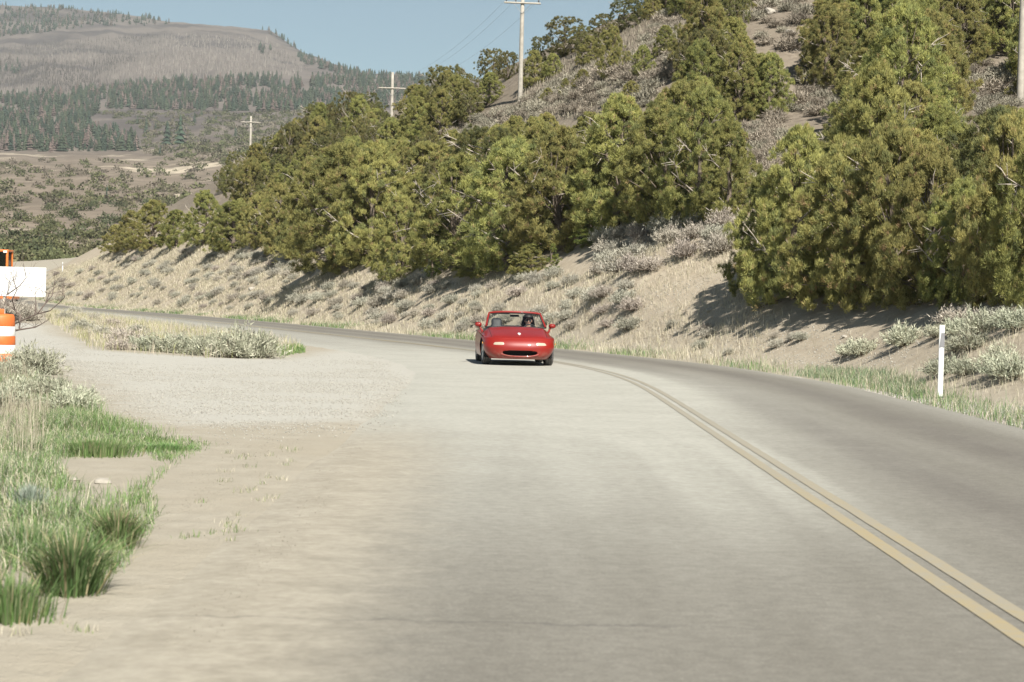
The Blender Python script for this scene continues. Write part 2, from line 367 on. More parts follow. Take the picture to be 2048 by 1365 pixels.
def line_material():
    m, nt, b = nodes_of('worn_yellow_paint')
    pos = geo_pos(nt)
    w = mth(nt, 'ADD', noise(nt, 14, 5, 0.7, pos), mth(nt, 'MULTIPLY', noise(nt, 0.5, 3, 0.5, pos), 0.5))
    w = mth(nt, 'ADD', w, mth(nt, 'MULTIPLY', attr(nt, 'worn').outputs['Fac'], 0.55))
    c = mixc(nt, rampv(nt, w, 0.45, 1.1), (0.35, 0.278, 0.145), (0.295, 0.270, 0.212))
    nt.links.new(c, b.inputs['Base Color']); b.inputs['Roughness'].default_value = 0.8
    return m
M_line = line_material()
for s0 in (-0.09, 0.09):
    tt = np.arange(-20, 200, 0.25); e = 0.012 * (fbm(tt * 3, tt * 0, 61) - .5)
    a = road_pt(tt, np.full(tt.shape, s0 - 0.05) + e, 0.0245); c_ = road_pt(tt, np.full(tt.shape, s0 + 0.05) + e, 0.0245)
    V = np.stack([a, c_], 1).reshape(-1, 3); k = np.arange(len(tt) - 1) * 2
    link('painted_line', mesh_np('painted_line', V, np.stack([k, k + 1, k + 3, k + 2], -1), M_line, False, {'worn': np.repeat(np.clip(np.exp(-((tt - 36) / 16) ** 2) + (0.18 if s0 > 0 else 0), 0, 1), 2)}), road)

# ------------------------------------------------------------------ fast height look-up and pixel -> ground
def zfast(x, y):
    x = np.clip(np.asarray(x, float), gx[0], gx[-1] - 1e-6); y = np.clip(np.asarray(y, float), gy[0], gy[-1] - 1e-6)
    i = np.clip(np.searchsorted(gx, x, 'right') - 1, 0, len(gx) - 2); j = np.clip(np.searchsorted(gy, y, 'right') - 1, 0, len(gy) - 2)
    a = (x - gx[i]) / (gx[i + 1] - gx[i]); b = (y - gy[j]) / (gy[j + 1] - gy[j])
    return GZ[j, i] * (1 - a) * (1 - b) + GZ[j, i + 1] * a * (1 - b) + GZ[j + 1, i] * (1 - a) * b + GZ[j + 1, i + 1] * a * b
_YS = np.concatenate([np.arange(7, 30, 0.1), np.arange(30, 60, 0.3), np.arange(60, 345, 0.9)])
def hit(px, py):
    """first ground point seen at a pixel, or None"""
    d = pix_dir(px, py); k = _YS / d[1]; x = d[0] * k; z = CAMH + d[2] * k
    below = np.nonzero(z < zfast(x, _YS))[0]
    if len(below) == 0: return None
    i = below[0]
    if i > 0:
        y = np.linspace(_YS[i - 1], _YS[i], 9); x = d[0] * y / d[1]; z = CAMH + d[2] * y / d[1]; j = np.nonzero(z < zfast(x, y))[0]; j = j[0] if len(j) else 8
        return np.array([x[j], y[j], float(zfast(x[j], y[j]))])
    return np.array([x[i], _YS[i], float(zfast(x[i], _YS[i]))])
def hits(pts): return [hit(*p) for p in pts]

NUM = ['first', 'second', 'third', 'fourth', 'fifth', 'sixth', 'seventh', 'eighth', 'ninth', 'tenth', 'eleventh', 'twelfth', 'thirteenth',
       'fourteenth', 'fifteenth', 'sixteenth', 'seventeenth', 'eighteenth', 'nineteenth', 'twentieth']
def ordinal(i):
    if i < 20: return NUM[i]
    tens = ['', '', 'twenty', 'thirty', 'forty', 'fifty', 'sixty', 'seventy', 'eighty', 'ninety'][(i + 1) // 10]
    return {20: 'twentieth', 30: 'thirtieth', 40: 'fortieth', 50: 'fiftieth', 60: 'sixtieth'}.get(i + 1) or tens + '-' + NUM[(i + 1) % 10 - 1]
PENDING = []                       # (object, look, zone, px): labels are written once a zone is complete
def write_labels():
    zones = {}
    for o, look, zone, px in PENDING: zones.setdefault((look, zone), []).append((px, o))
    for (look, zone), lst in zones.items():
        lst.sort(key=lambda q: q[0])
        for i, (px, o) in enumerate(lst):
            if len(lst) == 1: o['label'] = f'{look} {zone}'
            elif i == 0: o['label'] = f'leftmost {look} {zone}'
            elif i == len(lst) - 1: o['label'] = f'rightmost {look} {zone}'
            else: o['label'] = f'{ordinal(i)} {look} from left {zone}'

# ------------------------------------------------------------------ plant meshes
M_leaf = tinted('juniper_leaf', 0.75, 0.16, 0.12)
M_sage = tinted('sagebrush_leaf', 0.85, 0.14, 0.0)
M_grass = tinted('grass_blade', 0.8, 0.05, 0.25)
M_bark = simple('grey_bark', (0.17, 0.135, 0.105), 0.9, var=0.35, scale=14)
M_dead = simple('bleached_wood', (0.42, 0.37, 0.31), 0.85, var=0.25, scale=10)
M_far = tinted('far_foliage', 0.9, 0.0, 0.0)

def unit(v): return v / (np.linalg.norm(v, axis=-1, keepdims=True) + 1e-9)
def tris_from(base, direc, L, W, g, face=None):
    """slender leaf triangles: base (n,3), direction (n,3), length (n), width (n); face: the way the flat side looks"""
    side = unit(np.cross(direc, g.normal(size=base.shape) if face is None else face + g.normal(size=base.shape) * 0.45))
    V = np.stack([base - side * W[:, None] / 2, base + side * W[:, None] / 2, base + direc * L[:, None]], 1)
    return V.reshape(-1, 3), np.arange(len(base) * 3).reshape(-1, 3)
def tube(pts, radii, sides=5):
    pts = np.asarray(pts, float); V = []; Fc = []
    for i, p in enumerate(pts):
        d = unit(pts[min(i + 1, len(pts) - 1)] - pts[max(i - 1, 0)])
        a = unit(np.cross(d, [0.31, 0.83, 0.46])); b = np.cross(d, a)
        for k in range(sides):
            an = 2 * math.pi * k / sides; V.append(p + (a * math.cos(an) + b * math.sin(an)) * radii[i])
    for i in range(len(pts) - 1):
        for k in range(sides):
            Fc.append([i * sides + k, i * sides + (k + 1) % sides, (i + 1) * sides + (k + 1) % sides, (i + 1) * sides + k])
    return np.array(V), np.array(Fc)
def join(parts):
    V, Fc, n = [], [], 0
    for v, f in parts: V.append(v); Fc.append(f + n); n += len(v)
    return np.concatenate(V), np.concatenate(Fc)

def juniper_parts(seed, style):
    g = np.random.default_rng(seed); H = 5.0
    R = {'juniper': 2.0, 'slim': 1.25, 'pinyon': 2.2}[style] * g.uniform(0.92, 1.08)
    nl = {'juniper': 460, 'slim': 150, 'pinyon': 340}[style]
    off = g.uniform(0, 50)
    def prof(q):
        if style == 'pinyon': return np.sqrt(np.clip(1 - ((q - 0.52) / 0.5) ** 2, 0.02, 1))
        if style == 'slim': return np.clip(1 - q, 0.02, 1) ** 0.6 * sstep(-0.12, 0.2, q)
        return np.clip(1 - q ** 1.7, 0.02, 1) ** 0.66 * (0.82 + 0.18 * sstep(0.0, 0.3, q))
    q = g.uniform(0.05 if style != 'pinyon' else 0.16, 0.97, nl) ** 0.92; q[::5] = g.uniform(-0.05, 0.2, len(q[::5])); an = np.arange(nl) * 2.39996 + g.uniform(0, 6, nl) * 0.35
    lump = 0.46 + 1.06 * fbm(np.cos(an) * 2.0 + off, np.sin(an) * 2.0 + q * 5.5, seed, 3)
    rr = R * prof(np.maximum(q, 0.02)) * lump * np.where(g.random(nl) < 0.78, g.uniform(0.68, 1.0, nl), g.uniform(0.25, 0.7, nl))
    cen = np.stack([rr * np.cos(an), rr * np.sin(an), q * H], 1)
    ncl = max(10, nl // 9); own = np.argmin(((cen[:, None] - cen[None, :ncl]) ** 2).sum(-1), 1)           # sprays gather on limbs, with gaps between
    cen = cen[own] * 0.22 + cen * 0.78 + g.normal(size=cen.shape) * 0.07
    q = np.clip(cen[:, 2] / H, 0, 1)
    rl = g.uniform(0.10, 0.25, nl) * (1.05 - 0.3 * q)
    nt_ = 14; k = 20
    out = unit(cen * [1, 1, 0.15] + [0, 0, 1e-3]); B = []; Dv = []; C = []; FN = []
    cols = np.array([[0.325, 0.310, 0.105], [0.265, 0.265, 0.092], [0.185, 0.200, 0.078], [0.33, 0.24, 0.12]])
    if style == 'pinyon': cols = np.array([[0.20, 0.19, 0.072], [0.150, 0.155, 0.063], [0.115, 0.125, 0.06], [0.24, 0.175, 0.09]])
    if style == 'slim': cols = np.array([[0.21, 0.225, 0.060], [0.165, 0.195, 0.055], [0.125, 0.155, 0.05], [0.22, 0.185, 0.07]])
    for i in range(nl):
        d = unit(g.normal(size=(nt_, 3)) * 0.9 + out[i] * 0.75 + [0, 0, 0.6])
        pv = d * rl[i] * g.uniform(0.45, 1.08, (nt_, 1)) * [1, 1, 1.2]; tp_ = np.clip(pv[:, 2] / (rl[i] * 1.2), 0, 1)
        pv[:, :2] *= (1 - 0.35 * tp_)[:, None]; pos = cen[i] + pv
        lobe = g.choice(3, p=[0.45, 0.38, 0.17]); ci = np.where(g.random(nt_) < 0.62, lobe, g.choice(4, nt_, p=[.36, .34, .2, .10]))
        base = np.repeat(pos, k, 0) + g.normal(size=(nt_ * k, 3)) * 0.035
        dv = unit(np.repeat(d, k, 0) * 0.5 + g.normal(size=(nt_ * k, 3)) * 0.42 + [0, 0, 0.75])
        B.append(base); Dv.append(dv); FN.append(np.repeat(unit(d + out[i] * 0.6 + [0, 0, 0.25]), k, 0)); C.append(np.repeat(cols[ci] * g.uniform(0.8, 1.2, (nt_, 1)), k, 0))
    B = np.concatenate(B); Dv = np.concatenate(Dv); C = np.concatenate(C)
    V, Fc = tris_from(B, Dv, g.uniform(0.07, 0.15, len(B)), g.uniform(0.013, 0.023, len(B)), g, np.concatenate(FN))
    crown = mesh_np('crown', V, Fc, M_leaf, False, None, np.repeat(C, 3, 0))
    # stems and limbs
    P = []; lean = g.normal(size=2) * 0.25
    axis = lambda h: np.array([lean[0] * h / H * 1.5 + 0.08 * math.sin(h * 2 + off), lean[1] * h / H * 1.5 + 0.08 * math.cos(h * 1.7 + off), h])
    hs = np.linspace(-0.25, H * 0.9, 9); P.append(tube([axis(h) for h in hs], np.linspace(0.17, 0.02, 9), 7))
    for i in range(0, nl, 13):
        h0 = cen[i, 2] * g.uniform(0.35, 0.8); a = axis(h0); m = (a + cen[i]) / 2 + g.normal(size=3) * 0.12
        P.append(tube([a, m, cen[i]], [0.04, 0.024, 0.01], 4))
    tv, tf = join(P); trunk = mesh_np('trunk', tv, tf, M_bark, True)
    dead = []
    for i in range(int(g.integers(4, 7)) if style != 'slim' else 2):
        P = []
        h0 = H * g.uniform(0.12, 0.8); a = axis(h0); t_ = g.uniform(0, 2 * math.pi)
        e = np.array([math.cos(t_), math.sin(t_), g.uniform(-0.1, 0.9)]); rad = R * float(prof(np.array(h0 / H))) * g.uniform(0.85, 1.15)
        p1 = a + e * rad * 0.5 + g.normal(size=3) * 0.1; p2 = a + e * rad + g.normal(size=3) * 0.18 + [0, 0, 0.1]
        P.append(tube([a, p1, p2], [0.04, 0.028, 0.011], 4))
        for _ in range(6):
            s0 = p1 + (p2 - p1) * g.uniform(0, 0.9); P.append(tube([s0, s0 + unit(e + g.normal(size=3) * 0.7) * g.uniform(0.25, 0.6)], [0.02, 0.006], 3))
        dead.append(join(P))
    dead = ([mesh_np('dead_branch', *q_, M_dead, True) for q_ in dead], mesh_np('dead_wood', *join(dead), M_dead, True))
    return trunk, crown, dead
TREE = {'juniper': [juniper_parts(100 + i, 'juniper') for i in range(5)], 'pinyon': [juniper_parts(200 + i, 'pinyon') for i in range(3)],
        'slim': [juniper_parts(300 + i, 'slim') for i in range(2)]}
tree_xy = []
def plant_tree(p, h, w, style, look, zone):
    """h, w in metres"""
    tr, cr, de = TREE[style][int(rng.integers(len(TREE[style])))]
    R0 = {'juniper': 2.0, 'slim': 1.25, 'pinyon': 2.2}[style]
    o = empty({'juniper': 'juniper_tree', 'slim': 'young_juniper', 'pinyon': 'pinyon_tree'}[style], (p[0], p[1], p[2] - 0.05), float(rng.uniform(0, 6.28)))
    o.scale = (w / 2 / R0, w / 2 / R0, h / 5.0)
    link('trunk', tr, o); link('crown', cr, o); 
    if p[1] < 78:
        for q_ in de[0]: link('dead_branch', q_, o)
    else: tag(link('dead_wood', de[1], o), kind='stuff')
    o['category'] = 'tree'; o['group'] = {'juniper': 'junipers on the hillside', 'slim': 'young junipers on the hillside', 'pinyon': 'dark pinyons along the ridge'}[style]
    tree_xy.append((p[0], p[1], w / 2)); PENDING.append((o, look, zone, to_pix(p)[0])); return o

def tree_zone(px, py):
    if py > 525 and px > 1470: return 'behind the white marker post'
    if px > 1900: return 'around the power pole at the right edge'
    if px > 1640: return 'high on the slope at right' if py < 210 else 'on the slope above the white marker post'
    if px > 1470: return 'beside the pale bare chute' if py < 230 else 'left of the junipers behind the marker post'
    if px > 1210: return 'near the top edge, left of the chute' if py < 140 else ('on the upper slope right of the car' if py < 330 else 'above the grey brush right of the car')
    if px > 930: return 'by the tallest power pole' if py < 250 else ('midway up the slope above the car' if py < 430 else 'just above the bank behind the car')
    if px > 680: return 'by the middle power pole' if py < 300 else ('midway up the slope left of the car' if py < 440 else 'above the bank left of the car')
    if px > 430: return 'by the farthest power pole' if py < 400 else 'on the slope below the farthest power pole'
    return 'at the far left end of the wooded spur'

FRONT = [(232, 503, 55, 50, 'j'), (262, 500, 80, 60, 'j'), (305, 498, 100, 85, 'j'), (352, 492, 75, 62, 'j'), (410, 488, 110, 75, 'j'), (462, 500, 100, 85, 'j'), (515, 492, 105, 62, 'j'),
         (560, 503, 140, 80, 'j'), (598, 508, 120, 62, 'j'), (685, 535, 255, 185, 'j'), (620, 500, 190, 120, 'j'), (800, 556, 170, 100, 'j'), (868, 556, 82, 44, 's'), (745, 520, 240, 150, 'j'),
         (920, 535, 230, 170, 'j'), (1020, 535, 265, 190, 'j'), (955, 553, 62, 80, 'j'), (1104, 546, 62, 36, 's'), (1120, 500, 250, 180, 'j'), (1180, 492, 75, 80, 's'), (1060, 548, 60, 70, 'j'),
         (1235, 452, 270, 180, 'j'), (1325, 445, 240, 165, 'j'), (1405, 440, 270, 150, 'j'), (1455, 436, 200, 120, 'j'),
         (1525, 578, 240, 115, 'j'), (1590, 596, 350, 200, 'j'), (1690, 604, 330, 210, 'j'), (1775, 606, 370, 190, 'j'), (1855, 606, 330, 170, 'j'), (1925, 600, 250, 140, 'j'),
         (2012, 598, 380, 170, 'j'), (2090, 596, 370, 190, 'j')]
for px, py, hp, wp, st in FRONT:
    p = hit(px, py)
    if p is None: continue
    k = p[1] / F
    plant_tree(p, hp * k * 0.97, wp * k * (1.3 if st == 'j' else 1.05), {'j': 'juniper', 's': 'slim'}[st], {'j': 'olive juniper', 's': 'small bright green young juniper'}[st], tree_zone(px, py))
RIDGE = [(478, 372, 70, 58), (452, 385, 50, 45), (545, 335, 62, 60), (585, 318, 68, 66), (640, 290, 84, 84), (612, 305, 60, 60), (690, 268, 62, 62), (728, 262, 78, 70), (744, 258, 55, 46), (836, 246, 66, 56),
         (850, 240, 70, 60), (892, 222, 92, 96), (935, 208, 60, 60), (985, 168, 70, 66), (1015, 160, 58, 50), (1085, 128, 56, 54), (1130, 112, 78, 86), (1168, 105, 52, 58), (1205, 84, 56, 56),
         (1250, 62, 66, 70), (1290, 30, 70, 70), (1330, 16, 80, 80), (1385, 10, 80, 90), (1440, 60, 90, 90), (1465, 75, 100, 66)]
for px, py, hp, wp in RIDGE:
    p = hit(px, py)
    if p is None: continue
    k = p[1] / F; plant_tree(p, hp * k, wp * k * 1.05, 'pinyon', 'dark rounded pinyon', tree_zone(px, py))
for px, py, hp, wp in [(980, 207, 62, 64), (1068, 172, 72, 58), (1225, 152, 100, 70), (1210, 110, 50, 44), (1130, 190, 34, 30), (1105, 152, 46, 50), (1165, 178, 40, 44), (1285, 152, 62, 52), (1178, 128, 56, 58), (1262, 205, 44, 46), (1095, 205, 30, 34), (1330, 110, 60, 56)]:
    p = hit(px, py); k = p[1] / F; plant_tree(p, hp * k, wp * k, 'juniper', 'olive juniper', tree_zone(px, py))
FILLS = [([(440, 478), (620, 490), (900, 505), (1120, 490), (1230, 430), (1450, 410), (1470, 330), (1450, 280), (1400, 175), (1330, 215), (1250, 262), (1160, 245), (1040, 250), (950, 285), (800, 300), (700, 300), (600, 340), (540, 380), (470, 430)], 190),
         ([(1560, 540), (1660, 430), (1575, 380), (1610, 290), (1720, 250), (1600, 160), (1650, 40), (1650, -60), (2120, -60), (2120, 120), (2120, 540)], 150),
         ([(1330, 245), (1345, 130), (1390, 70), (1490, 20), (1500, 130), (1550, 190), (1560, 240), (1480, 262)], 22),
         ([(1275, 36), (1270, -40), (1490, -60), (1490, 0), (1400, 40)], 12),
         ([(470, 400), (560, 345), (640, 305), (760, 268), (860, 235), (930, 222), (960, 240), (880, 285), (760, 325), (640, 365), (560, 405), (480, 430)], 60)]
BARE = [[(2000, 218), (2004, -80), (2075, -80), (2075, 218)], [(860, 290), (1030, 208), (1060, 180), (1110, 190), (1190, 150), (1290, 90), (1330, 30), (1370, 60), (1335, 150), (1290, 215), (1180, 210), (1040, 232), (920, 280)], [(1925, 225), (1940, 130), (2035, 125), (2030, 215)], [(1510, 115), (1500, -20), (1640, -20), (1590, 110)], [(1450, 400), (1470, 260), (1560, 235), (1590, 290), (1520, 380)], [(1580, 225), (1610, 160), (1700, 200), (1690, 240)], [(774, 236), (774, 130), (796, 130), (796, 236)]]
for poly, cnt in FILLS:
    xs = [q[0] for q in poly]; ys = [q[1] for q in poly]; got = 0
    for _ in range(cnt * 40):
        px, py = rng.uniform(min(xs), max(xs)), rng.uniform(min(ys), max(ys))
        if not in_poly(np.array([px]), np.array([py]), poly)[0] or any(in_poly(np.array([px]), np.array([py]), b)[0] for b in BARE[1:6]): continue
        p = hit(px, py)
        if p is None: continue
        w = rng.uniform(2.3, 4.4) * (0.8 if p[1] > 120 else 1.0)
        if any((p[0] - a) ** 2 + (p[1] - b) ** 2 < (0.60 * (w / 2 + r)) ** 2 for a, b, r in tree_xy): continue
        h = w * rng.uniform(0.95, 1.35)
        tp = to_pix(p + [0, 0, h * 0.92]); md = to_pix(p + [0, 0, h * 0.55]); ok = True
        side = 0.5 * w * F / p[1]; qx, qy = np.meshgrid(np.linspace(-1, 1, 7), np.linspace(0, 1, 6)); qx = tp[0] + qx * side * (0.35 + 0.65 * qy); qy = tp[1] + qy * (py - tp[1])
        for bi, b in enumerate(BARE):
            if bi == 1 and poly in (FILLS[0][0], FILLS[4][0]):
                if in_poly(np.array([md[0]]), np.array([md[1]]), b)[0]: ok = False
            elif bi in (0, 6):
                if p[1] < (90 if bi == 0 else 184) and in_poly(qx, qy, b).any(): ok = False
            elif in_poly(qx, qy, b).mean() > 0.03: ok = False
        if poly is FILLS[0][0] and not in_poly(np.array([tp[0]]), np.array([tp[1] + 22]), poly)[0]: ok = False
        if not ok: continue
        st = 'juniper' if rng.random() < (0.86 if poly is not FILLS[4][0] else 0.45) else 'pinyon'
        plant_tree(p, h, w, st, 'olive juniper' if st == 'juniper' else 'dark rounded pinyon', tree_zone(px, py)); got += 1
        if got >= cnt: break
print('trees', len(tree_xy))

# ------------------------------------------------------------------ sagebrush
def sage_mesh(seed, kind):
    g = np.random.default_rng(seed); n_st = 130
    d = unit(np.stack([g.normal(size=n_st), g.normal(size=n_st), np.abs(g.normal(size=n_st)) * 0.9 + 0.25], 1))
    L = g.uniform(0.28, 0.52, n_st) * (0.8 + 0.35 * fbm(d[:, 0] * 2 + seed, d[:, 1] * 2, seed, 2))
    base = np.stack([d[:, 0] * 0.06, d[:, 1] * 0.06, np.full(n_st, -0.03)], 1)
    V1, F1 = tris_from(base, d, L * 1.05, np.full(n_st, 0.022), g)
    pal = {'grey': ([0.30, 0.27, 0.22], [0.36, 0.347, 0.285], [0.43, 0.413, 0.34]), 'green': ([0.26, 0.23, 0.17], [0.37, 0.385, 0.28], [0.45, 0.45, 0.34]),
           'brown': ([0.23, 0.19, 0.155], [0.36, 0.32, 0.27], [0.42, 0.38, 0.32])}[kind]
    k = 16
    f = g.uniform(0.35, 1.0, (n_st, k)) ** 0.7; pos = (base[:, None] + d[:, None] * (L[:, None] * f)[..., None]).reshape(-1, 3) + g.normal(size=(n_st * k, 3)) * 0.03
    dv = unit(np.repeat(d, k, 0) * 0.7 + g.normal(size=(n_st * k, 3)) * 0.6 + [0, 0, 0.45])
    V2, F2 = tris_from(pos, dv, g.uniform(0.05, 0.11, len(pos)), g.uniform(0.012, 0.026, len(pos)), g)
    C2 = np.where(g.random((len(pos), 1)) < 0.5, np.array([pal[1]]), np.array([pal[2]])) * g.uniform(0.75, 1.15, (len(pos), 1))
    C1 = np.tile(pal[0], (n_st, 1)) * g.uniform(0.7, 1.1, (n_st, 1))
    V, Fc = join([(V1, F1), (V2, F2)]); C = np.repeat(np.concatenate([C1, C2]), 3, 0)
    return V, Fc, C
SAGE_RAW = {k: [sage_mesh(500 + 10 * j + i, k) for i in range(3)] for j, k in enumerate(('grey', 'green', 'brown'))}
SAGE = {k: [mesh_np('sagebrush', *r[:2], M_sage, False, None, r[2]) for r in v] for k, v in SAGE_RAW.items()}
LOOK = {'grey': 'pale grey sagebrush', 'green': 'grey-green sagebrush', 'brown': 'brown twiggy brush'}
def bank_zone(px, py):
    if px > 1640: return 'on the slope beside the white marker post'
    if px > 1400: return 'on the tan slope left of the marker post'
    if px > 1115: return 'on the bank to the right of the car' if py > 575 else 'under the trees right of the car'
    if px > 940: return 'on the bank directly behind the car' if py > 590 else 'up by the trees behind the car'
    if px > 740: return 'on the lower bank just left of the car' if py > 600 else 'up by the trees left of the car'
    if px > 560: return 'on the lower bank well left of the car' if py > 590 else 'on the upper bank below the big juniper'
    if px > 380: return 'on the lower bank along the far bend' if py > 580 else 'on the upper bank of the far bend'
    return 'on the bank where the road disappears' if py > 570 else 'on the crest at the far left of the bank'
def plant_sage(p, size, kind, zone):
    o = link('sagebrush', SAGE[kind][int(rng.integers(3))]); o.location = p; o.rotation_euler = (0, 0, float(rng.uniform(0, 6.28)))
    s = size / 0.5; o.scale = (s, s, s * float(rng.uniform(0.8, 1.1)))
    o['category'] = 'bush'; o['group'] = 'sagebrush on the banks and verges'
    PENDING.append((o, LOOK[kind], zone, to_pix(p)[0])); return o
sage_xy = []
def scatter_sage(poly, cnt, lo, hi, kinds, zone=None, gap=0.75, make=True):
    xs = [q[0] for q in poly]; ys = [q[1] for q in poly]; got = 0; res = []
    for _ in range(cnt * 12):
        px, py = rng.uniform(min(xs), max(xs)), rng.uniform(min(ys), max(ys))
        if not in_poly(np.array([px]), np.array([py]), poly)[0]: continue
        p = hit(px, py)
        if p is None: continue
        r = rng.uniform(lo, hi)
        if any((p[0] - a) ** 2 + (p[1] - b) ** 2 < (gap * (r + q)) ** 2 for a, b, q in sage_xy): continue
        t, s, _z = road_st(np.array([p[0]]), np.array([p[1]]))
        if -HALF_L - r < s[0] < HALF_R + 0.35 + r * 0.6: continue
        sage_xy.append((p[0], p[1], r)); kind = kinds[int(rng.integers(len(kinds)))]
        if make: plant_sage(p, r, kind, zone or bank_zone(px, py))
        else: res.append((p, r, kind))
        got += 1
        if got >= cnt: break
    return res
gk, gg, gb = 'grey', 'green', 'brown'
scatter_sage([(200, 520), (440, 495), (600, 525), (640, 560), (900, 570), (1000, 560), (960, 670), (760, 650), (560, 632), (380, 615), (200, 600)], 170, 0.3, 0.62, [gk, gk, gk, gb])
scatter_sage([(1000, 560), (1180, 550), (1300, 520), (1250, 600), (1330, 680), (1180, 680), (1000, 650)], 26, 0.35, 0.6, [gk, gk, gb])
scatter_sage([(1190, 555), (1170, 500), (1230, 470), (1460, 430), (1465, 505), (1330, 540)], 22, 0.5, 0.85, [gk, gk, gb, gb])
scatter_sage([(1680, 715), (1850, 650), (2048, 620), (2048, 760), (1920, 770), (1800, 735)], 18, 0.3, 0.55, [gk, gg, gg, gb])
scatter_sage([(1330, 600), (1480, 610), (1640, 700), (1500, 715), (1330, 700)], 9, 0.18, 0.3, [gk, gb])
scatter_sage([(60, 545), (200, 530), (210, 600), (110, 610), (60, 600)], 20, 0.4, 0.7, [gk, gk, gb])
# island of sage between the lay-by and the road, and the near left corner
for px, py, r, kd in [(250, 690, .62, gb), (290, 702, .55, gg), (335, 705, .6, gg), (375, 708, .55, gg), (415, 712, .62, gg), (462, 716, .66, gg), (505, 716, .75, gg), (530, 704, .6, gg), (440, 690, .5, gg), (355, 690, .45, gk),
                      (205, 678, .5, gk), (165, 660, .55, gk), (225, 655, .5, gb), (270, 668, .45, gk), (310, 680, .4, gg), (130, 640, .5, gk), (400, 692, .42, gg), (185, 640, .5, gk), (150, 625, .5, gk), (236, 700, .4, gb), (490, 690, .45, gg)]:
    p = hit(px, py); sage_xy.append((p[0], p[1], r)); plant_sage(p, r, kd, 'in the island between the gravel and the road')
for px, py, r, kd in [(45, 742, .46, gg), (78, 748, .5, gg), (20, 760, .4, gg), (105, 800, .36, gg), (140, 822, .34, gg), (160, 810, .3, gg), (60, 800, .4, gg), (10, 820, .4, gg)]:
    p = hit(px, py); plant_sage(p, r, kd, 'at the left edge below the orange barrel')
# the rest of the hillside brush reads as one mass
spots = []
for poly, c in [([(640, 345), (760, 310), (1030, 215), (1060, 190), (1190, 150), (1290, 90), (1330, 30), (1370, 60), (1345, 150), (1290, 215), (1180, 230), (1040, 245), (900, 305), (760, 360)], 800),
                (BARE[4], 70), (BARE[2], 40), (BARE[3], 22), (BARE[5], 30), ([(1560, 420), (1600, 300), (2048, 200), (2048, 500)], 40), ([(450, 480), (1100, 520), (1440, 400), (1000, 300), (600, 420)], 60)]:
    spots += scatter_sage(poly, c, 0.4, 0.85, [gk, gk, gb, gb], make=False)
VV, FF, CC, n = [], [], [], 0
for p, r, kind in spots:
    v, f, c = SAGE_RAW[kind][int(rng.integers(3))]; a = rng.uniform(0, 6.28); s = r / 0.5
    R_ = np.array([[math.cos(a), -math.sin(a), 0], [math.sin(a), math.cos(a), 0], [0, 0, 0.95]]) * s
    sel = slice(0, len(f), 3) if p[1] > 90 else slice(0, len(f), 2)
    ff = f[sel]; vv = v[ff.ravel()]; k = 1.6 if p[1] > 90 else 1.3
    cen = vv.reshape(-1, 3, 3).mean(1, keepdims=True); vv = ((vv.reshape(-1, 3, 3) - cen) * k + cen).reshape(-1, 3)
    VV.append(vv @ R_.T + p); FF.append(np.arange(len(vv)).reshape(-1, 3) + n); CC.append(c[ff.ravel()] * rng.uniform(0.55, 0.9) * [1.0, 0.97, 0.92]); n += len(vv)
tag(link('hillside_brush', mesh_np('hillside_brush', np.concatenate(VV), np.concatenate(FF), M_sage, False, None, np.concatenate(CC))),
    'grey brush covering the open ground between the hillside trees', 'brush', kind='stuff')

# ------------------------------------------------------------------ grasses
def blades(name, P, h, lean, w, col, label, kind='stuff', seed=1, cat='grass', stiff=0.0, mat=None):
    """each blade bends once: quad + tip, all blades of one stand in one mesh"""
    g = np.random.default_rng(seed); n = len(P); a = g.uniform(0, 2 * math.pi, n)
    ld = np.stack([np.cos(a), np.sin(a), np.zeros(n)], 1) if np.ndim(lean) < 2 else lean
    lm = g.uniform(0.1, 1.0, n)[:, None] * (lean if np.ndim(lean) == 0 else 1.0)
    up = np.array([0, 0, 1.0]); side = unit(np.cross(ld, up)) ; tw = g.normal(size=(n, 3)) * 0.5; side = unit(side + tw * [1, 1, 0])
    h = np.asarray(h)[:, None]; w = np.asarray(w)[:, None] if np.ndim(w) else w
    mid = P + up * h * 0.55 + ld * lm * h * 0.3; tip = P + up * h * (1 - 0.25 * lm) + ld * lm * h * 0.95
    V = np.stack([P - side * w / 2, P + side * w / 2, mid + side * w * 0.4, mid - side * w * 0.4, tip], 1).reshape(-1, 3)
    k = np.arange(n)[:, None] * 5; Fc = np.concatenate([k + [0, 1, 2], k + [0, 2, 3], k + [3, 2, 4]], 0)
    o = link(name, mesh_np(name, V, Fc, mat or M_grass, False, None, np.repeat(col, 5, 0)))
    if label: tag(o, label, cat, kind=kind)
    return o
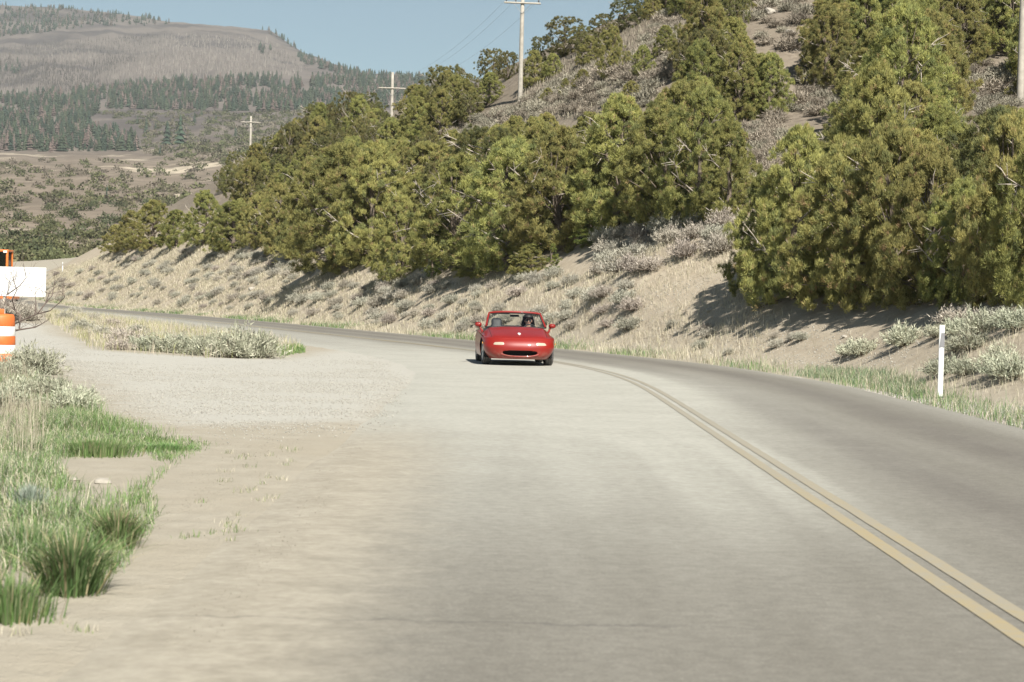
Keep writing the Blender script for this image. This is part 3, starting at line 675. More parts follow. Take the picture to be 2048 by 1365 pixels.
def scatter_pts(poly_px, n, dens=None, seed=0, feather=0.0, onto=0.0):
    """random ground points inside an image polygon, even over the ground rather than over the picture"""
    g = np.random.default_rng(seed)
    W = np.array([h[:2] for h in hits(poly_px) if h is not None]); lo, hi = W.min(0) - 0.5, W.max(0) + 0.5
    pts = []
    tot = 0
    while tot < n:
        xy = g.uniform(lo, hi, (60000, 2)); z = zfast(xy[:, 0], xy[:, 1])
        px, py = to_pix((xy[:, 0], xy[:, 1], z)); okp = in_poly(px, py, poly_px)
        t, s, _z = road_st(xy[okp, 0], xy[okp, 1]); xy = xy[okp]; z = z[okp]
        ok = (s > HALF_R + 0.1 - onto) | (s < -HALF_L - 0.1 + onto); z = np.where((s > -HALF_L - 1.3) & (s < HALF_R), np.maximum(z, 0.012 + 0.05 * np.minimum(s + HALF_L, 0)), z)
        if feather: ok &= g.random(len(xy)) < sstep(0.0, feather, -sd_poly(px[okp], py[okp], poly_px)) + 0.02
        if dens is not None: ok &= g.random(len(xy)) < dens(xy[:, 0], xy[:, 1], t, s)
        if ok.sum() == 0: break
        pts.append(np.column_stack([xy[ok], z[ok]])); tot += ok.sum()
    return np.concatenate(pts)[:n]
def colmix(n, cols, seed, v=0.2):
    g = np.random.default_rng(seed); c = np.array(cols)[g.integers(len(cols), size=n)]; return c * g.uniform(1 - v, 1 + v, (n, 1))
STRAW = [(0.56, 0.51, 0.385), (0.50, 0.45, 0.335), (0.60, 0.555, 0.435), (0.47, 0.45, 0.31)]
GREEN = [(0.16, 0.26, 0.085), (0.13, 0.215, 0.07), (0.20, 0.285, 0.105), (0.26, 0.30, 0.145)]
BLUEG = [(0.20, 0.26, 0.16), (0.25, 0.30, 0.20), (0.17, 0.23, 0.12)]
tuss = lambda x, y, sc_, a, b, sd: sstep(a, b, fbm(x * sc_, y * sc_, sd, 4))
bare = lambda x, y: sstep(-0.6, 1.2, sd_poly(x, y, SAND_R))
BANK = [(60, 560), (200, 512), (440, 492), (640, 545), (900, 556), (1180, 550), (1300, 470), (1460, 440), (1490, 600), (1700, 640), (1900, 650), (2060, 600), (2060, 880), (1860, 815), (1600, 755), (1300, 730), (900, 690), (560, 656), (200, 624), (60, 612)]
P = scatter_pts(BANK, 95000, lambda x, y, t, s: (0.22 + 0.78 * tuss(x, y, 0.9, 0.34, 0.58, 71)) * (0.06 + 0.94 * bare(x, y)), 11)
g_ = np.random.default_rng(3); k_ = np.clip(P[:, 1] / 60, 0.6, 2.2)
blades('dry_grass', P, g_.uniform(0.09, 0.32, len(P)) * (0.7 + 0.6 * tuss(P[:, 0], P[:, 1], .5, .3, .7, 77)), 1.1, 0.011 * k_, colmix(len(P), STRAW, 5), 'pale straw coloured dry grass over the bank beside the road', seed=21)
P = scatter_pts(BANK, 15000, lambda x, y, t, s: sstep(1.5, 0.35, s - HALF_R) * (s > 0) * tuss(t, s * 0 + 3, 0.16, 0.42, 0.6, 83) * (0.2 + .8 * bare(x, y)), 12)
k_ = np.clip(P[:, 1] / 60, 0.6, 2.2)
blades('verge_grass', P, g_.uniform(0.06, 0.24, len(P)), 0.8, 0.012 * k_, colmix(len(P), GREEN + BLUEG, 6), 'thin green grass along the far edge of the road', seed=22)
V1 = [(1590, 752), (1620, 738), (1700, 742), (1790, 745), (1850, 770), (1852, 796), (1790, 790), (1700, 768)]
P = scatter_pts(V1, 3600, lambda x, y, t, s: tuss(x, y, 1.6, 0.30, 0.5, 91), 13)
blades('blue_green_grass', P, g_.uniform(0.07, 0.22, len(P)), 0.9, 0.009, colmix(len(P), BLUEG + STRAW[3:], 7), 'soft blue-green grass at the road edge left of the marker post', seed=23)
ISL = [(90, 640), (110, 600), (210, 625), (400, 652), (560, 672), (606, 703), (560, 716), (430, 718), (330, 714), (240, 706), (185, 700), (140, 672)]
P = scatter_pts(ISL, 14000, lambda x, y, t, s: 0.25 + 0.75 * tuss(x, y, 0.8, 0.38, 0.6, 95), 14)
blades('island_grass', P, g_.uniform(0.12, 0.40, len(P)), 0.8, 0.010, colmix(len(P), STRAW + [(0.30, 0.33, 0.14), (0.36, 0.38, 0.19)], 8), 'straw and green grass between the gravel lay-by and the road', seed=24)
P = scatter_pts([(550, 700), (600, 696), (612, 706), (556, 714)], 900, None, 15)
blades('green_tuft', P, g_.uniform(0.08, 0.22, len(P)), 0.8, 0.02, colmix(len(P), GREEN, 9), 'bright green weeds at the tip of the island beside the road', seed=25)
NEAR = [(-60, 720), (40, 735), (110, 770), (170, 800), (235, 835), (310, 852), (420, 878), (440, 892), (360, 930), (310, 985), (330, 1030), (305, 1085), (220, 1190), (110, 1215), (0, 1250), (-60, 1280)]
HOLE = [(125, 925), (260, 905), (330, 930), (250, 990), (150, 975)]
hole_w = px_poly(HOLE)
hf = lambda x, y: sstep(-0.05, 0.25, sd_poly(x, y, hole_w))
def lushness(x, y):
    px, py = to_pix((x, y, 0 * x)); return sstep(-40, 220, px - 60 + 150 * (fbm(x * 1.2, y * 1.2, 99) - 0.5))
P = scatter_pts(NEAR, 42000, lambda x, y, t, s: (0.08 + 0.92 * tuss(x, y, 1.3, 0.36, 0.56, 101)) * hf(x, y), 16, 34)
lu = lushness(P[:, 0], P[:, 1]); pc = np.where(g_.random((len(P), 1)) < 0.42 + 0.45 * lu[:, None], colmix(len(P), GREEN, 10), colmix(len(P), STRAW + BLUEG, 11))
px_, py_ = to_pix(P.T); hh = g_.uniform(0.05, 0.17, len(P)) * (0.3 + 0.9 * sstep(420, 120, px_)) * (0.7 + 0.6 * tuss(P[:, 0], P[:, 1], .9, .35, .65, 103))
blades('near_grass', P, hh, 1.3, 0.005, pc, 'green and straw grass in the near left corner', seed=26)
P = scatter_pts([(-60, 745), (60, 745), (120, 850), (80, 940), (-60, 960)], 1500, lambda x, y, t, s: tuss(x, y, 2.2, .4, .6, 131), 17, 30)
blades('tall_dry_grass', P, g_.uniform(0.15, 0.5, len(P)), 0.6, 0.005, colmix(len(P), [(0.50, 0.46, 0.35), (0.44, 0.40, 0.30), (0.36, 0.36, 0.24)], 12), 'tall pale dry grass at the left edge', seed=27)
def clump(name, px, py, n, h, spread, cols, label, seed, w=0.010, lean=1.0):
    c = flat(px, py, 0.03); c[2] = zfast(c[0], c[1]); g = np.random.default_rng(seed); r = np.minimum(np.abs(g.normal(size=n)) * spread * 0.45, spread * 0.8 * np.sqrt(g.random(n))); a = g.uniform(0, 6.28, n)
    d = np.stack([np.cos(a), np.sin(a), np.zeros(n)], 1); Pp = np.tile(c, (n, 1)) + d * r[:, None]; Pp[:, 2] = zfast(Pp[:, 0], Pp[:, 1]) - 0.01
    o = blades(name, Pp - c, (0.3 + 0.7 * g.random(n)) * h, d * lean * (0.25 + 0.75 * np.minimum(r / (spread * 0.6), 1))[:, None], w, colmix(n, cols, seed), None, seed=seed)
    o.location = c; tag(o, label, 'grass clump', 'grass clumps in the near left corner'); return o
DKG = [(0.09, 0.155, 0.055), (0.115, 0.185, 0.065), (0.15, 0.22, 0.085), (0.40, 0.35, 0.21), (0.20, 0.24, 0.12)]
clump('grass_clump', 140, 1175, 1100, 0.40, 0.22, DKG, 'largest dark green grass clump beside the dusty verge', 401, 0.0085, 1.4)
clump('grass_clump', 232, 1085, 800, 0.30, 0.18, DKG, 'smaller green clump leaning over the sand, right of the largest clump', 402, 0.008, 1.3)
clump('grass_clump', 60, 1010, 500, 0.22, 0.16, [(0.30, 0.36, 0.30), (0.36, 0.40, 0.33), (0.25, 0.31, 0.24)], 'small silvery blue-green clump near the left edge', 403, 0.009, 0.9)
clump('grass_clump', 20, 1225, 700, 0.26, 0.30, GREEN + DKG, 'green clump cut off by the left edge, lowest of the clumps', 404, 0.008, 0.8)
clump('grass_clump', 190, 905, 2400, 0.18, 0.55, GREEN + GREEN + DKG, 'dense green clump below the gravel, above the pale stones', 405, 0.008, 0.7)
clump('grass_clump', 330, 893, 1500, 0.085, 0.50, GREEN, 'low green mat reaching right onto the sand, below the gravel', 407, 0.007, 1.2)
clump('grass_clump', 50, 1110, 700, 0.28, 0.30, GREEN + DKG + STRAW[:1], 'tangled green clump left of the largest clump', 406, 0.008, 0.8)

WEEDS = [(330, 1010), (360, 940), (450, 885), (620, 860), (600, 980), (420, 1180), (260, 1290), (0, 1350), (0, 1250), (110, 1215), (230, 1190), (310, 1085)]
g8 = np.random.default_rng(88); cen = scatter_pts(WEEDS, 34, lambda x, y, t, s: tuss(x, y, .8, .40, .6, 141), 18, 60); cen = cen[:70]
P = np.repeat(cen, 16, 0) + np.column_stack([g8.normal(size=(len(cen) * 16, 2)) * 0.035, np.zeros(len(cen) * 16)]); P[:, 2] = zfast(P[:, 0], P[:, 1])
blades('sparse_weeds', P, g8.uniform(0.015, 0.06, len(P)), 1.2, 0.004, colmix(len(P), GREEN + STRAW, 19), 'scattered thin weeds on the dusty verge beside the near grass', seed=28, cat='weeds')

HB = [(860, 300), (1030, 205), (1060, 150), (1190, 100), (1290, 40), (1380, 20), (1345, 160), (1290, 225), (1180, 235), (1040, 250)]
P = scatter_pts(HB, 9000, lambda x, y, t, s: 0.2 + 0.8 * tuss(x, y, .5, .35, .6, 151), 29)
blades('hill_grass', P, g_.uniform(0.15, 0.5, len(P)), 0.8, 0.05, colmix(len(P), [(0.30, 0.265, 0.21), (0.24, 0.21, 0.17), (0.36, 0.33, 0.25), (0.20, 0.185, 0.14)], 20), 'rough dry grass on the open slope by the tallest power pole', seed=29)
for x_, y_, r_ in [(-12, 640, .95), (8, 643, .8), (26, 640, 1.0), (44, 642, .9), (60, 638, .8), (-25, 630, 1.0), (35, 628, .9), (14, 630, 1.0)]:
    p = hit(x_, y_)
    if p is not None: plant_sage(p, r_, 'brown', 'below the white board at the left edge')

# ------------------------------------------------------------------ red roadster
M_red = simple('red_paint', (0.225, 0.012, 0.008), 0.42, 0, 0.35, 0.06, 3, 0.35)
_nt = M_red.node_tree; _b = _nt.nodes['Principled BSDF']; _src = _b.inputs['Base Color'].links[0].from_socket          # road dust low on the body
_tc = N(_nt, 'ShaderNodeTexCoord').outputs['Object']; _sx = N(_nt, 'ShaderNodeSeparateXYZ'); _nt.links.new(_tc, _sx.inputs[0])
_f = mth(_nt, 'MULTIPLY', rampv(_nt, _sx.outputs[2], 0.16, 0.40, 0.5, 0.0), rampv(_nt, noise(_nt, 9, 5, .7, _tc), 0.35, 0.65))
_nt.links.new(mixc(_nt, _f, _src, (0.26, 0.19, 0.14)), _b.inputs['Base Color'])
M_blk = simple('black_rubber', (0.022, 0.022, 0.022), 0.75, var=0.3, scale=20)
M_tread = simple('dusty_tread', (0.11, 0.105, 0.10), 0.9, var=0.25, scale=12)
M_int = simple('dark_vinyl', (0.02, 0.022, 0.024), 0.6, var=0.3)
M_dark = simple('dark_void', (0.012, 0.012, 0.012), 0.9)
M_metal = simple('alloy', (0.55, 0.55, 0.54), 0.35, 0.9)
M_lens = simple('pale_lens', (0.42, 0.36, 0.275), 0.3, 0, 0.6, 0.04)
M_amber = simple('amber_lens', (0.75, 0.30, 0.04), 0.2, 0, 0.5)
M_white = simple('white_paint', (0.70, 0.70, 0.685), 0.5, var=0.1, scale=3)
M_skin = simple('skin', (0.50, 0.30, 0.22), 0.55, var=0.08)
M_shirt = simple('pale_shirt', (0.62, 0.60, 0.56), 0.9, var=0.1)
M_hair = simple('dark_hair', (0.018, 0.014, 0.012), 0.6)
M_denim = simple('denim', (0.05, 0.07, 0.12), 0.9)
def glass_material(name, tint=(0.92, 0.95, 0.95), rough=0.02):
    m, nt, b = nodes_of(name); nt.nodes.remove(b)
    tr = N(nt, 'ShaderNodeBsdfTransparent'); tr.inputs[0].default_value = (*tint, 1)
    gl = N(nt, 'ShaderNodeBsdfGlossy'); gl.inputs['Roughness'].default_value = rough
    fr = N(nt, 'ShaderNodeFresnel'); fr.inputs[0].default_value = 1.45
    mx = N(nt, 'ShaderNodeMixShader'); nt.links.new(fr.outputs[0], mx.inputs[0]); nt.links.new(tr.outputs[0], mx.inputs[1]); nt.links.new(gl.outputs[0], mx.inputs[2])
    nt.links.new(mx.outputs[0], nt.nodes['Material Output'].inputs['Surface']); return m
M_glass = glass_material('windscreen_glass')

def gridq(nu, nv):
    i = np.arange(nu * nv).reshape(nu, nv); return np.stack([i[:-1, :-1], i[:-1, 1:], i[1:, 1:], i[1:, :-1]], -1).reshape(-1, 4)
def part(name, V, Fc, mat, parent, smooth=True):
    return link(name, mesh_np(name, V, Fc, mat, smooth), parent)
def multi(name, blocks, parent, mats):
    """several welded sheets of one part: (V, quads, material index)"""
    V = np.concatenate([b[0] for b in blocks]); n = 0; Fs = []; mi = []
    for v, f, k in blocks: Fs.append(f + n); mi.append(np.broadcast_to(k, (len(f),))); n += len(v)
    me = mesh_np(name, V, np.concatenate(Fs), None, True)
    for m in mats: me.materials.append(m)
    me.polygons.foreach_set('material_index', np.concatenate(mi).astype(np.int32))
    bm = bmesh.new(); bm.from_mesh(me); bmesh.ops.remove_doubles(bm, verts=bm.verts, dist=0.0015)
    bmesh.ops.recalc_face_normals(bm, faces=bm.faces); bm.to_mesh(me); bm.free(); me.polygons.foreach_set('use_smooth', np.ones(len(me.polygons), bool))
    return link(name, me, parent)
def box(c, s, bev=0.0):
    bm = bmesh.new(); bmesh.ops.create_cube(bm, size=1.0)
    bmesh.ops.scale(bm, vec=s, verts=bm.verts)
    if bev: bmesh.ops.bevel(bm, geom=bm.edges[:], offset=bev, segments=3, affect='EDGES', profile=0.6)
    bmesh.ops.translate(bm, vec=c, verts=bm.verts); return bm
def bm_obj(name, bm, mat, parent, smooth=True):
    me = bpy.data.meshes.new(name); bm.normal_update(); bm.to_mesh(me); bm.free(); me.materials.append(mat)
    if smooth: me.polygons.foreach_set('use_smooth', np.ones(len(me.polygons), bool))
    return link(name, me, parent)
def ellipsoid(c, s, seg=16, rings=10, power=None):
    bm = bmesh.new(); bmesh.ops.create_uvsphere(bm, u_segments=seg, v_segments=rings, radius=1.0)
    for v in bm.verts:
        if power: v.co = Vector([math.copysign(abs(q) ** power, q) for q in v.co])
        v.co = Vector((v.co.x * s[0] + c[0], v.co.y * s[1] + c[1], v.co.z * s[2] + c[2]))
    return bm
def lathe_x(profile, seg=40):
    """profile (x, r) turned about the x axis"""
    p = np.array(profile); a = np.linspace(0, 2 * math.pi, seg + 1)
    V = np.stack([np.repeat(p[:, :1], seg + 1, 1), p[:, 1:] * np.cos(a)[None], p[:, 1:] * np.sin(a)[None]], -1)
    return V.reshape(-1, 3), gridq(len(p), seg + 1)
def lathe_z(profile, seg=28):
    v, f = lathe_x([(z, r) for r, z in profile], seg); return v[:, [1, 2, 0]], f

def build_car():
    L0 = -1.985                                   # local y of the nose
    car = empty('sports_car')
    tag(car, 'red open-top two-seat roadster driving towards the viewer on the road', 'car')
    a = np.radians(np.linspace(-90, 90, 141)); n_ = 2.6; W = 0.815; Dn = 0.50
    plx = W * np.sign(np.sin(a)) * np.abs(np.sin(a)) ** (2 / n_); ply = Dn * (1 - np.abs(np.cos(a)) ** (2 / n_))
    tx, ty = np.gradient(plx), np.gradient(ply); ln = np.hypot(tx, ty); nx, ny = ty / ln, -tx / ln     # outward
    zz = np.linspace(0.15, 0.62, 44)
    inn = np.interp(zz, [0.15, 0.19, 0.25, 0.34, 0.40, 0.46, 0.52, 0.58, 0.62], [0.13, 0.05, 0.018, 0.006, 0.0, 0.012, 0.04, 0.085, 0.14])
    inn = np.convolve(np.pad(inn, 2, 'edge'), np.ones(5) / 5, 'valid')
    sidef = np.abs(np.cos(a)) ** 0.5 * 0.85 + 0.15
    off = -inn[:, None] * sidef[None]
    taper = np.interp(zz, [0.15, 0.22, 0.30, 0.42, 0.62], [0.83, 0.89, 0.95, 1.0, 1.0])[:, None]
    BX = (plx[None] + nx[None] * off) * taper; BY = ply[None] + ny[None] * off; BZ = np.repeat(zz[:, None], len(a), 1)
    r = np.abs(BX) / 0.385
    top = 0.340 - 0.006 * r ** 2; bot = 0.228 + 0.05 * r ** 5
    m = (r < 1) & (BZ < top - 0.018 * r ** 8) & (BZ > bot)
    BYm = BY + np.where(m, 0.14, 0)
    V = np.stack([BX, BYm + L0, BZ], -1).reshape(-1, 3); q = gridq(*BX.shape); mf = m.ravel()[q].sum(1) >= 2
    me = mesh_np('front_bumper', V, q, None, True); me.materials.append(M_red); me.materials.append(M_dark)
    me.polygons.foreach_set('material_index', mf.astype(np.int32)); bumper = link('front_bumper', me, car)
    # lower lip under the mouth
    xs = np.linspace(-0.42, 0.42, 25); P = np.stack([xs, L0 + 0.012 + 0.10 * (xs / 0.6) ** 2, 0.212 + 0.05 * np.abs(xs / 0.42) ** 3], 1)
    v, f = tube(P, np.full(25, 0.016), 8); part('lip', v, f, M_red, bumper)
    # lenses lying on the bumper skin
    def on_bumper(x, z, o):
        xa = np.interp(np.abs(x), plx[70:], np.arange(70, 141)); i0 = np.interp(np.abs(x), plx[70:], ply[70:]); k = np.interp(z, zz, inn)
        nxx = np.interp(xa, np.arange(141), nx) * np.sign(x); nyy = np.interp(xa, np.arange(141), ny)
        return np.stack([x + nxx * (o - k), i0 + nyy * (o - k) + L0, z], -1)
    def lens(name, cx, cz, w, h, mat, o=0.010):
        rr, th = np.meshgrid(np.linspace(0, 1, 7), np.linspace(0, 2 * math.pi, 29), indexing='ij'); e = 0.5
        X = cx + rr * w / 2 * np.sign(np.cos(th)) * np.abs(np.cos(th)) ** e; Z = cz + rr * h / 2 * np.sign(np.sin(th)) * np.abs(np.sin(th)) ** e
        part(name, on_bumper(X, Z, o * (1 - rr ** 6) - 0.004).reshape(-1, 3), gridq(7, 29), mat, bumper)
    lens('turn_signal', -0.495, 0.497, 0.285, 0.078, M_lens); lens('turn_signal', 0.495, 0.497, 0.285, 0.078, M_lens)
    # bonnet and front wings
    u = np.linspace(0, 1, 30); E0 = np.stack([BX[-1], BY[-1]], -1); rx = plx / W
    E1 = np.stack([rx * 0.80, np.full(len(a), 1.30) - 0.16 * (1 - rx ** 2)], -1)
    XY = E0[None] * (1 - u[:, None, None]) + E1[None] * u[:, None, None]
    r = np.abs(rx)[None]; zt = 0.868 - 0.035 * r ** 2 - 0.165 * r ** 7 + 0.014 * np.exp(-((r - 0.78) / 0.10) ** 2)
    f_ = (u[:, None]) ** 0.72; Z = 0.62 + (zt - 0.62) * f_
    hood = (np.concatenate([XY + [0, L0], Z[..., None]], -1).reshape(-1, 3), gridq(30, len(a)), 0)
    # sides
    ys = np.concatenate([np.linspace(0.5, 1.3, 25), np.linspace(1.33, 2.7, 30), np.linspace(2.73, 3.62, 27)]); vv = np.linspace(0, 1, 12)
    ztop = np.interp(ys, [0.5, 1.3, 2.0, 2.75, 3.1, 3.62], [0.62, 0.668, 0.695, 0.735, 0.74, 0.70]); zlow = np.full(ys.shape, 0.175)
    for yw in (0.83, 3.095):
        d = 0.335 ** 2 - (ys - yw) ** 2; zlow = np.where(d > 0, np.maximum(zlow, 0.285 + np.sqrt(np.maximum(d, 0))), zlow)
    zlow = np.minimum(zlow, ztop - 0.015)
    xt = np.interp(ys, [0.5, 1.3, 3.0, 3.62], [float(abs(BX[-1, 0])), 0.80, 0.80, 0.74])
    Zs = ztop[:, None] + (zlow - ztop)[:, None] * vv; bulge = 0.045 * np.sin(np.clip((0.74 - Zs) / 0.42, 0, 1) * math.pi * 0.62) - 0.05 * np.clip((0.32 - Zs) / 0.15, 0, 1) ** 1.5
    flare = sum(0.018 * np.exp(-((ys - yw) / 0.3) ** 2) for yw in (0.83, 3.095))[:, None] * vv
    blocks = [hood]
    for s in (-1, 1):
        X = s * (xt[:, None] + bulge * sstep(0.5, 0.8, ys)[:, None] + flare)
        blocks.append((np.stack([X, np.repeat((ys + L0)[:, None], 12, 1), Zs], -1).reshape(-1, 3), gridq(len(ys), 12), 0))
        yc = ys[(ys >= 1.3) & (ys <= 2.76)]; w = np.linspace(0, 1, 5)
        zc = np.interp(yc, ys, ztop); xc = np.interp(yc, ys, xt)
        X = s * (xc[:, None] - 0.13 * w); Zc = zc[:, None] + 0.035 * np.sin(w * 2.2)
        blocks.append((np.stack([X, np.repeat((yc + L0)[:, None], 5, 1), Zc], -1).reshape(-1, 3), gridq(len(yc), 5), 0))
        X = np.repeat(s * (xc - 0.13)[:, None], 2, 1); Zc = np.stack([Zc[:, -1], np.full(len(yc), 0.25)], 1)
        blocks.append((np.stack([X, np.repeat((yc + L0)[:, None], 2, 1), Zc], -1).reshape(-1, 3), gridq(len(yc), 2), 1))
    yd = np.linspace(2.74, 3.62, 12); k = np.linspace(-1, 1, 21)
    xd = np.interp(yd, ys, xt); zd = np.interp(yd, ys, ztop)
    blocks.append((np.stack([xd[:, None] * k, np.repeat((yd + L0)[:, None], 21, 1), zd[:, None] + (0.06 * (1 - k ** 2))[None]], -1).reshape(-1, 3), gridq(12, 21), 0))
    tz = np.linspace(0, 1, 8); ty_ = 3.62 + 0.34 * np.sin(tz * math.pi * 0.8)
    blocks.append((np.stack([np.repeat((0.74 * k)[None], 8, 0) * (1 - 0.05 * tz[:, None]), ty_[:, None] - 0.18 * np.abs(k)[None] ** 3 * np.sin(tz * math.pi)[:, None] + L0,
                             (0.70 + 0.06 * (1 - k ** 2))[None] * (1 - tz[:, None]) + 0.22 * tz[:, None]], -1).reshape(-1, 3), gridq(8, 21), 0))
    # tub: floor, rear bulkhead, fire wall
    def quad(pts): return (np.array(pts, float), np.array([[0, 1, 2, 3]]), 1)
    blocks += [quad([(-.78, 0.45 + L0, .17), (.78, 0.45 + L0, .17), (.74, 3.6 + L0, .2), (-.74, 3.6 + L0, .2)]), quad([(-.67, 2.74 + L0, .2), (.67, 2.74 + L0, .2), (.67, 2.74 + L0, .80), (-.67, 2.74 + L0, .80)]),
               quad([(-.66, 1.32 + L0, .2), (.66, 1.32 + L0, .2), (.66, 1.32 + L0, .72), (-.66, 1.32 + L0, .72)])]
    body = multi('body', blocks, car, [M_red, M_int])
    # lids of the folded headlights, a few millimetres proud
    for s in (-1, 1):
        X, V_ = np.meshgrid(np.linspace(0.33, 0.62, 9), np.linspace(0.03, 0.36, 9)); Zl = np.empty_like(X); Yl = np.empty_like(X)
        for i in range(9):
            for j in range(9):
                fi = V_[i, j] * 29; i0 = int(fi); fr = fi - i0; rowx = XY[i0, :, 0] * (1 - fr) + XY[i0 + 1, :, 0] * fr
                Zl[i, j] = np.interp(X[i, j], rowx, Z[i0] * (1 - fr) + Z[i0 + 1] * fr); Yl[i, j] = np.interp(X[i, j], rowx, XY[i0, :, 1] * (1 - fr) + XY[i0 + 1, :, 1] * fr)
        rim_ = np.zeros((9, 9)); rim_[1:-1, 1:-1] = 1
        part('headlight_lid', np.stack([s * X, Yl + L0, Zl - 0.004 + 0.009 * rim_], -1).reshape(-1, 3), gridq(9, 9), M_red, body)
    for s in (-1, 1):                                 # shut lines of the bonnet
        ptsl = []
        for fi in np.linspace(1, 28.5, 14):
            i0 = int(fi); fr = fi - i0; rowx = XY[i0, :, 0] * (1 - fr) + XY[i0 + 1, :, 0] * fr; x_ = 0.63 + 0.02 * fi / 29
            ptsl.append((s * x_, np.interp(x_, rowx, XY[i0, :, 1] * (1 - fr) + XY[i0 + 1, :, 1] * fr) + L0, np.interp(x_, rowx, Z[i0] * (1 - fr) + Z[i0 + 1] * fr) + 0.001))
        v, f = tube(ptsl, np.full(14, 0.0045), 5); part('shut_line', v, f, M_dark, body)
    # bonnet badge: pale open diamond
    bx, bw, bh = 0.0, 0.042, 0.062; cy, cz = 0.30, 0.0
    fi = 5.2; i0 = int(fi); mid = 70
    p0 = np.array([0, XY[5, mid, 1] + L0, Z[5, mid]]); p1 = np.array([0, XY[9, mid, 1] + L0, Z[9, mid]]); up = unit(p1 - p0); nrm = np.array([0, -up[2], up[1]]); c = p0 * .4 + p1 * .6 + nrm * 0.006
    ring = [(0, 1.0), (0.8, 0.42), (0.8, -0.2), (0, -1.0), (-0.8, -0.2), (-0.8, 0.42)]; Vb = []
    for sc_, o in ((1.0, 0), (1.0, 0.008), (0.45, 0.008), (0.45, 0)):
        for x, y in ring: Vb.append(c + np.array([x * bw * sc_, 0, 0]) + up * y * bh * 1.5 * sc_ + nrm * o)
    Fb = [[k_ * 6 + i, k_ * 6 + (i + 1) % 6, (k_ + 1) * 6 + (i + 1) % 6, (k_ + 1) * 6 + i] for k_ in range(3) for i in range(6)]
    part('badge', np.array(Vb), np.array(Fb), M_white, body, False)
    for s in (-1, 1): bm_obj('side_marker', box((s * 0.832, 0.42 + L0, 0.50), (0.012, 0.10, 0.04), 0.004), M_amber, bumper)
    # windscreen
    kx = np.linspace(-1, 1, 25)
    lo = np.stack([0.695 * kx, 1.42 - 0.13 * (1 - kx ** 2) + L0, 0.855 - 0.01 * kx ** 2 + 0.01], 1); hi = np.stack([0.60 * kx, 1.88 - 0.07 * (1 - kx ** 2) + L0, 1.205 - 0.035 * np.abs(kx) ** 3], 1)
    w = np.linspace(0, 1, 9)[:, None, None]; G_ = lo[None] * (1 - w) + hi[None] * w
    frame_pts = np.concatenate([G_[:, 0], hi[1:-1], G_[::-1, -1]]); v, f = tube(frame_pts, np.full(len(frame_pts), 0.026), 8)
    frame = part('windscreen_frame', v, f, M_red, car)
    inner = np.concatenate([G_[1:, 0] * [0.965, 1, 1], (hi - [0, 0, 0.028])[2:-2], G_[:0:-1, -1] * [0.965, 1, 1]]); v, f = tube(inner, np.full(len(inner), 0.017), 6); part('seal', v, f, M_blk, frame)
    part('windscreen', G_.reshape(-1, 3), gridq(9, 25), M_glass, frame)
    v, f = tube(lo + [0, -0.03, -0.01], np.full(25, 0.016), 6); part('cowl', v, f, M_blk, frame)
    for x0 in (-0.45, 0.12):
        v, f = tube([(x0, 1.30 + L0, .862), (x0 + 0.2, 1.33 + L0, .872), (x0 + 0.42, 1.37 + L0, .872)], [.008, .007, .005], 5); part('wiper', v, f, M_blk, body)
    bm_obj('mirror_inside', box((0.0, 1.88 + L0, 1.115), (0.21, 0.03, 0.052), 0.012), M_int, frame)
    bm_obj('sun_visor', box((-0.30, 1.90 + L0, 1.160), (0.36, 0.06, 0.022), 0.008), M_int, frame)
    for s in (-1, 1):
        me_ = bm_obj('door_mirror', ellipsoid((s * 0.865, 1.60 + L0, 0.895), (0.082, 0.075, 0.056), 20, 12, 0.8), M_red, car)
        v, f = tube([(s * 0.76, 1.58 + L0, 0.72), (s * 0.80, 1.58 + L0, 0.79), (s * 0.835, 1.60 + L0, 0.86)], [.03, .024, .022], 8); part('stalk', v, f, M_red, me_)
        bm_obj('mirror_glass', box((s * 0.865, 1.672 + L0, 0.895), (0.11, 0.006, 0.07), 0.002), M_metal, me_)
    # wheels
    tyre_p = [(-0.075, 0.19), (-0.092, 0.215), (-0.097, 0.25), (-0.088, 0.278), (-0.07, 0.289), (-0.035, 0.291), (-0.033, 0.283), (-0.027, 0.283), (-0.025, 0.291), (0.025, 0.291), (0.027, 0.283), (0.033, 0.283), (0.035, 0.291), (0.07, 0.289), (0.088, 0.278), (0.097, 0.25), (0.092, 0.215), (0.075, 0.19)]
    for yw in (0.83, 3.095):
        for s in (-1, 1):
            v, f = lathe_x(tyre_p, 44); me = mesh_np('tyre', v, f, None, True); me.materials.append(M_blk); me.materials.append(M_tread)
            pc = np.arange(len(f)) // 44; me.polygons.foreach_set('material_index', ((pc >= 3) & (pc <= 13)).astype(np.int32))
            t_ = link('tyre', me, car); t_.location = (s * 0.712, yw + L0, 0.291); t_.rotation_euler = (0, math.radians(-1.0 * s), math.radians(3 if yw < 1 else 0))
            rm = [lathe_x([(s * 0.02, 0.05), (s * 0.06, 0.19), (s * 0.085, 0.195), (s * 0.085, 0.19), (-s * 0.07, 0.19)], 36), lathe_x([(s * 0.075, 0.0), (s * 0.075, 0.045), (s * 0.02, 0.055)], 20)]
            for k_ in range(7):
                an = 2 * math.pi * k_ / 7; d_ = np.array([0, math.cos(an), math.sin(an)]); rm.append(tube([d_ * 0.03 + [s * .065, 0, 0], d_ * 0.19 + [s * .07, 0, 0]], [0.02, 0.016], 6))
            v, f = join(rm); part('rim', v, f, M_metal, t_)
            v, f = lathe_x([(-s * 0.11, 0.335), (s * 0.085, 0.335)], 40); keep = (v[f].mean(1)[:, 2] > -0.10)
            me_ = part('wheel_well', v + [s * 0.70, yw + L0, 0.285], f[keep], M_dark, body)
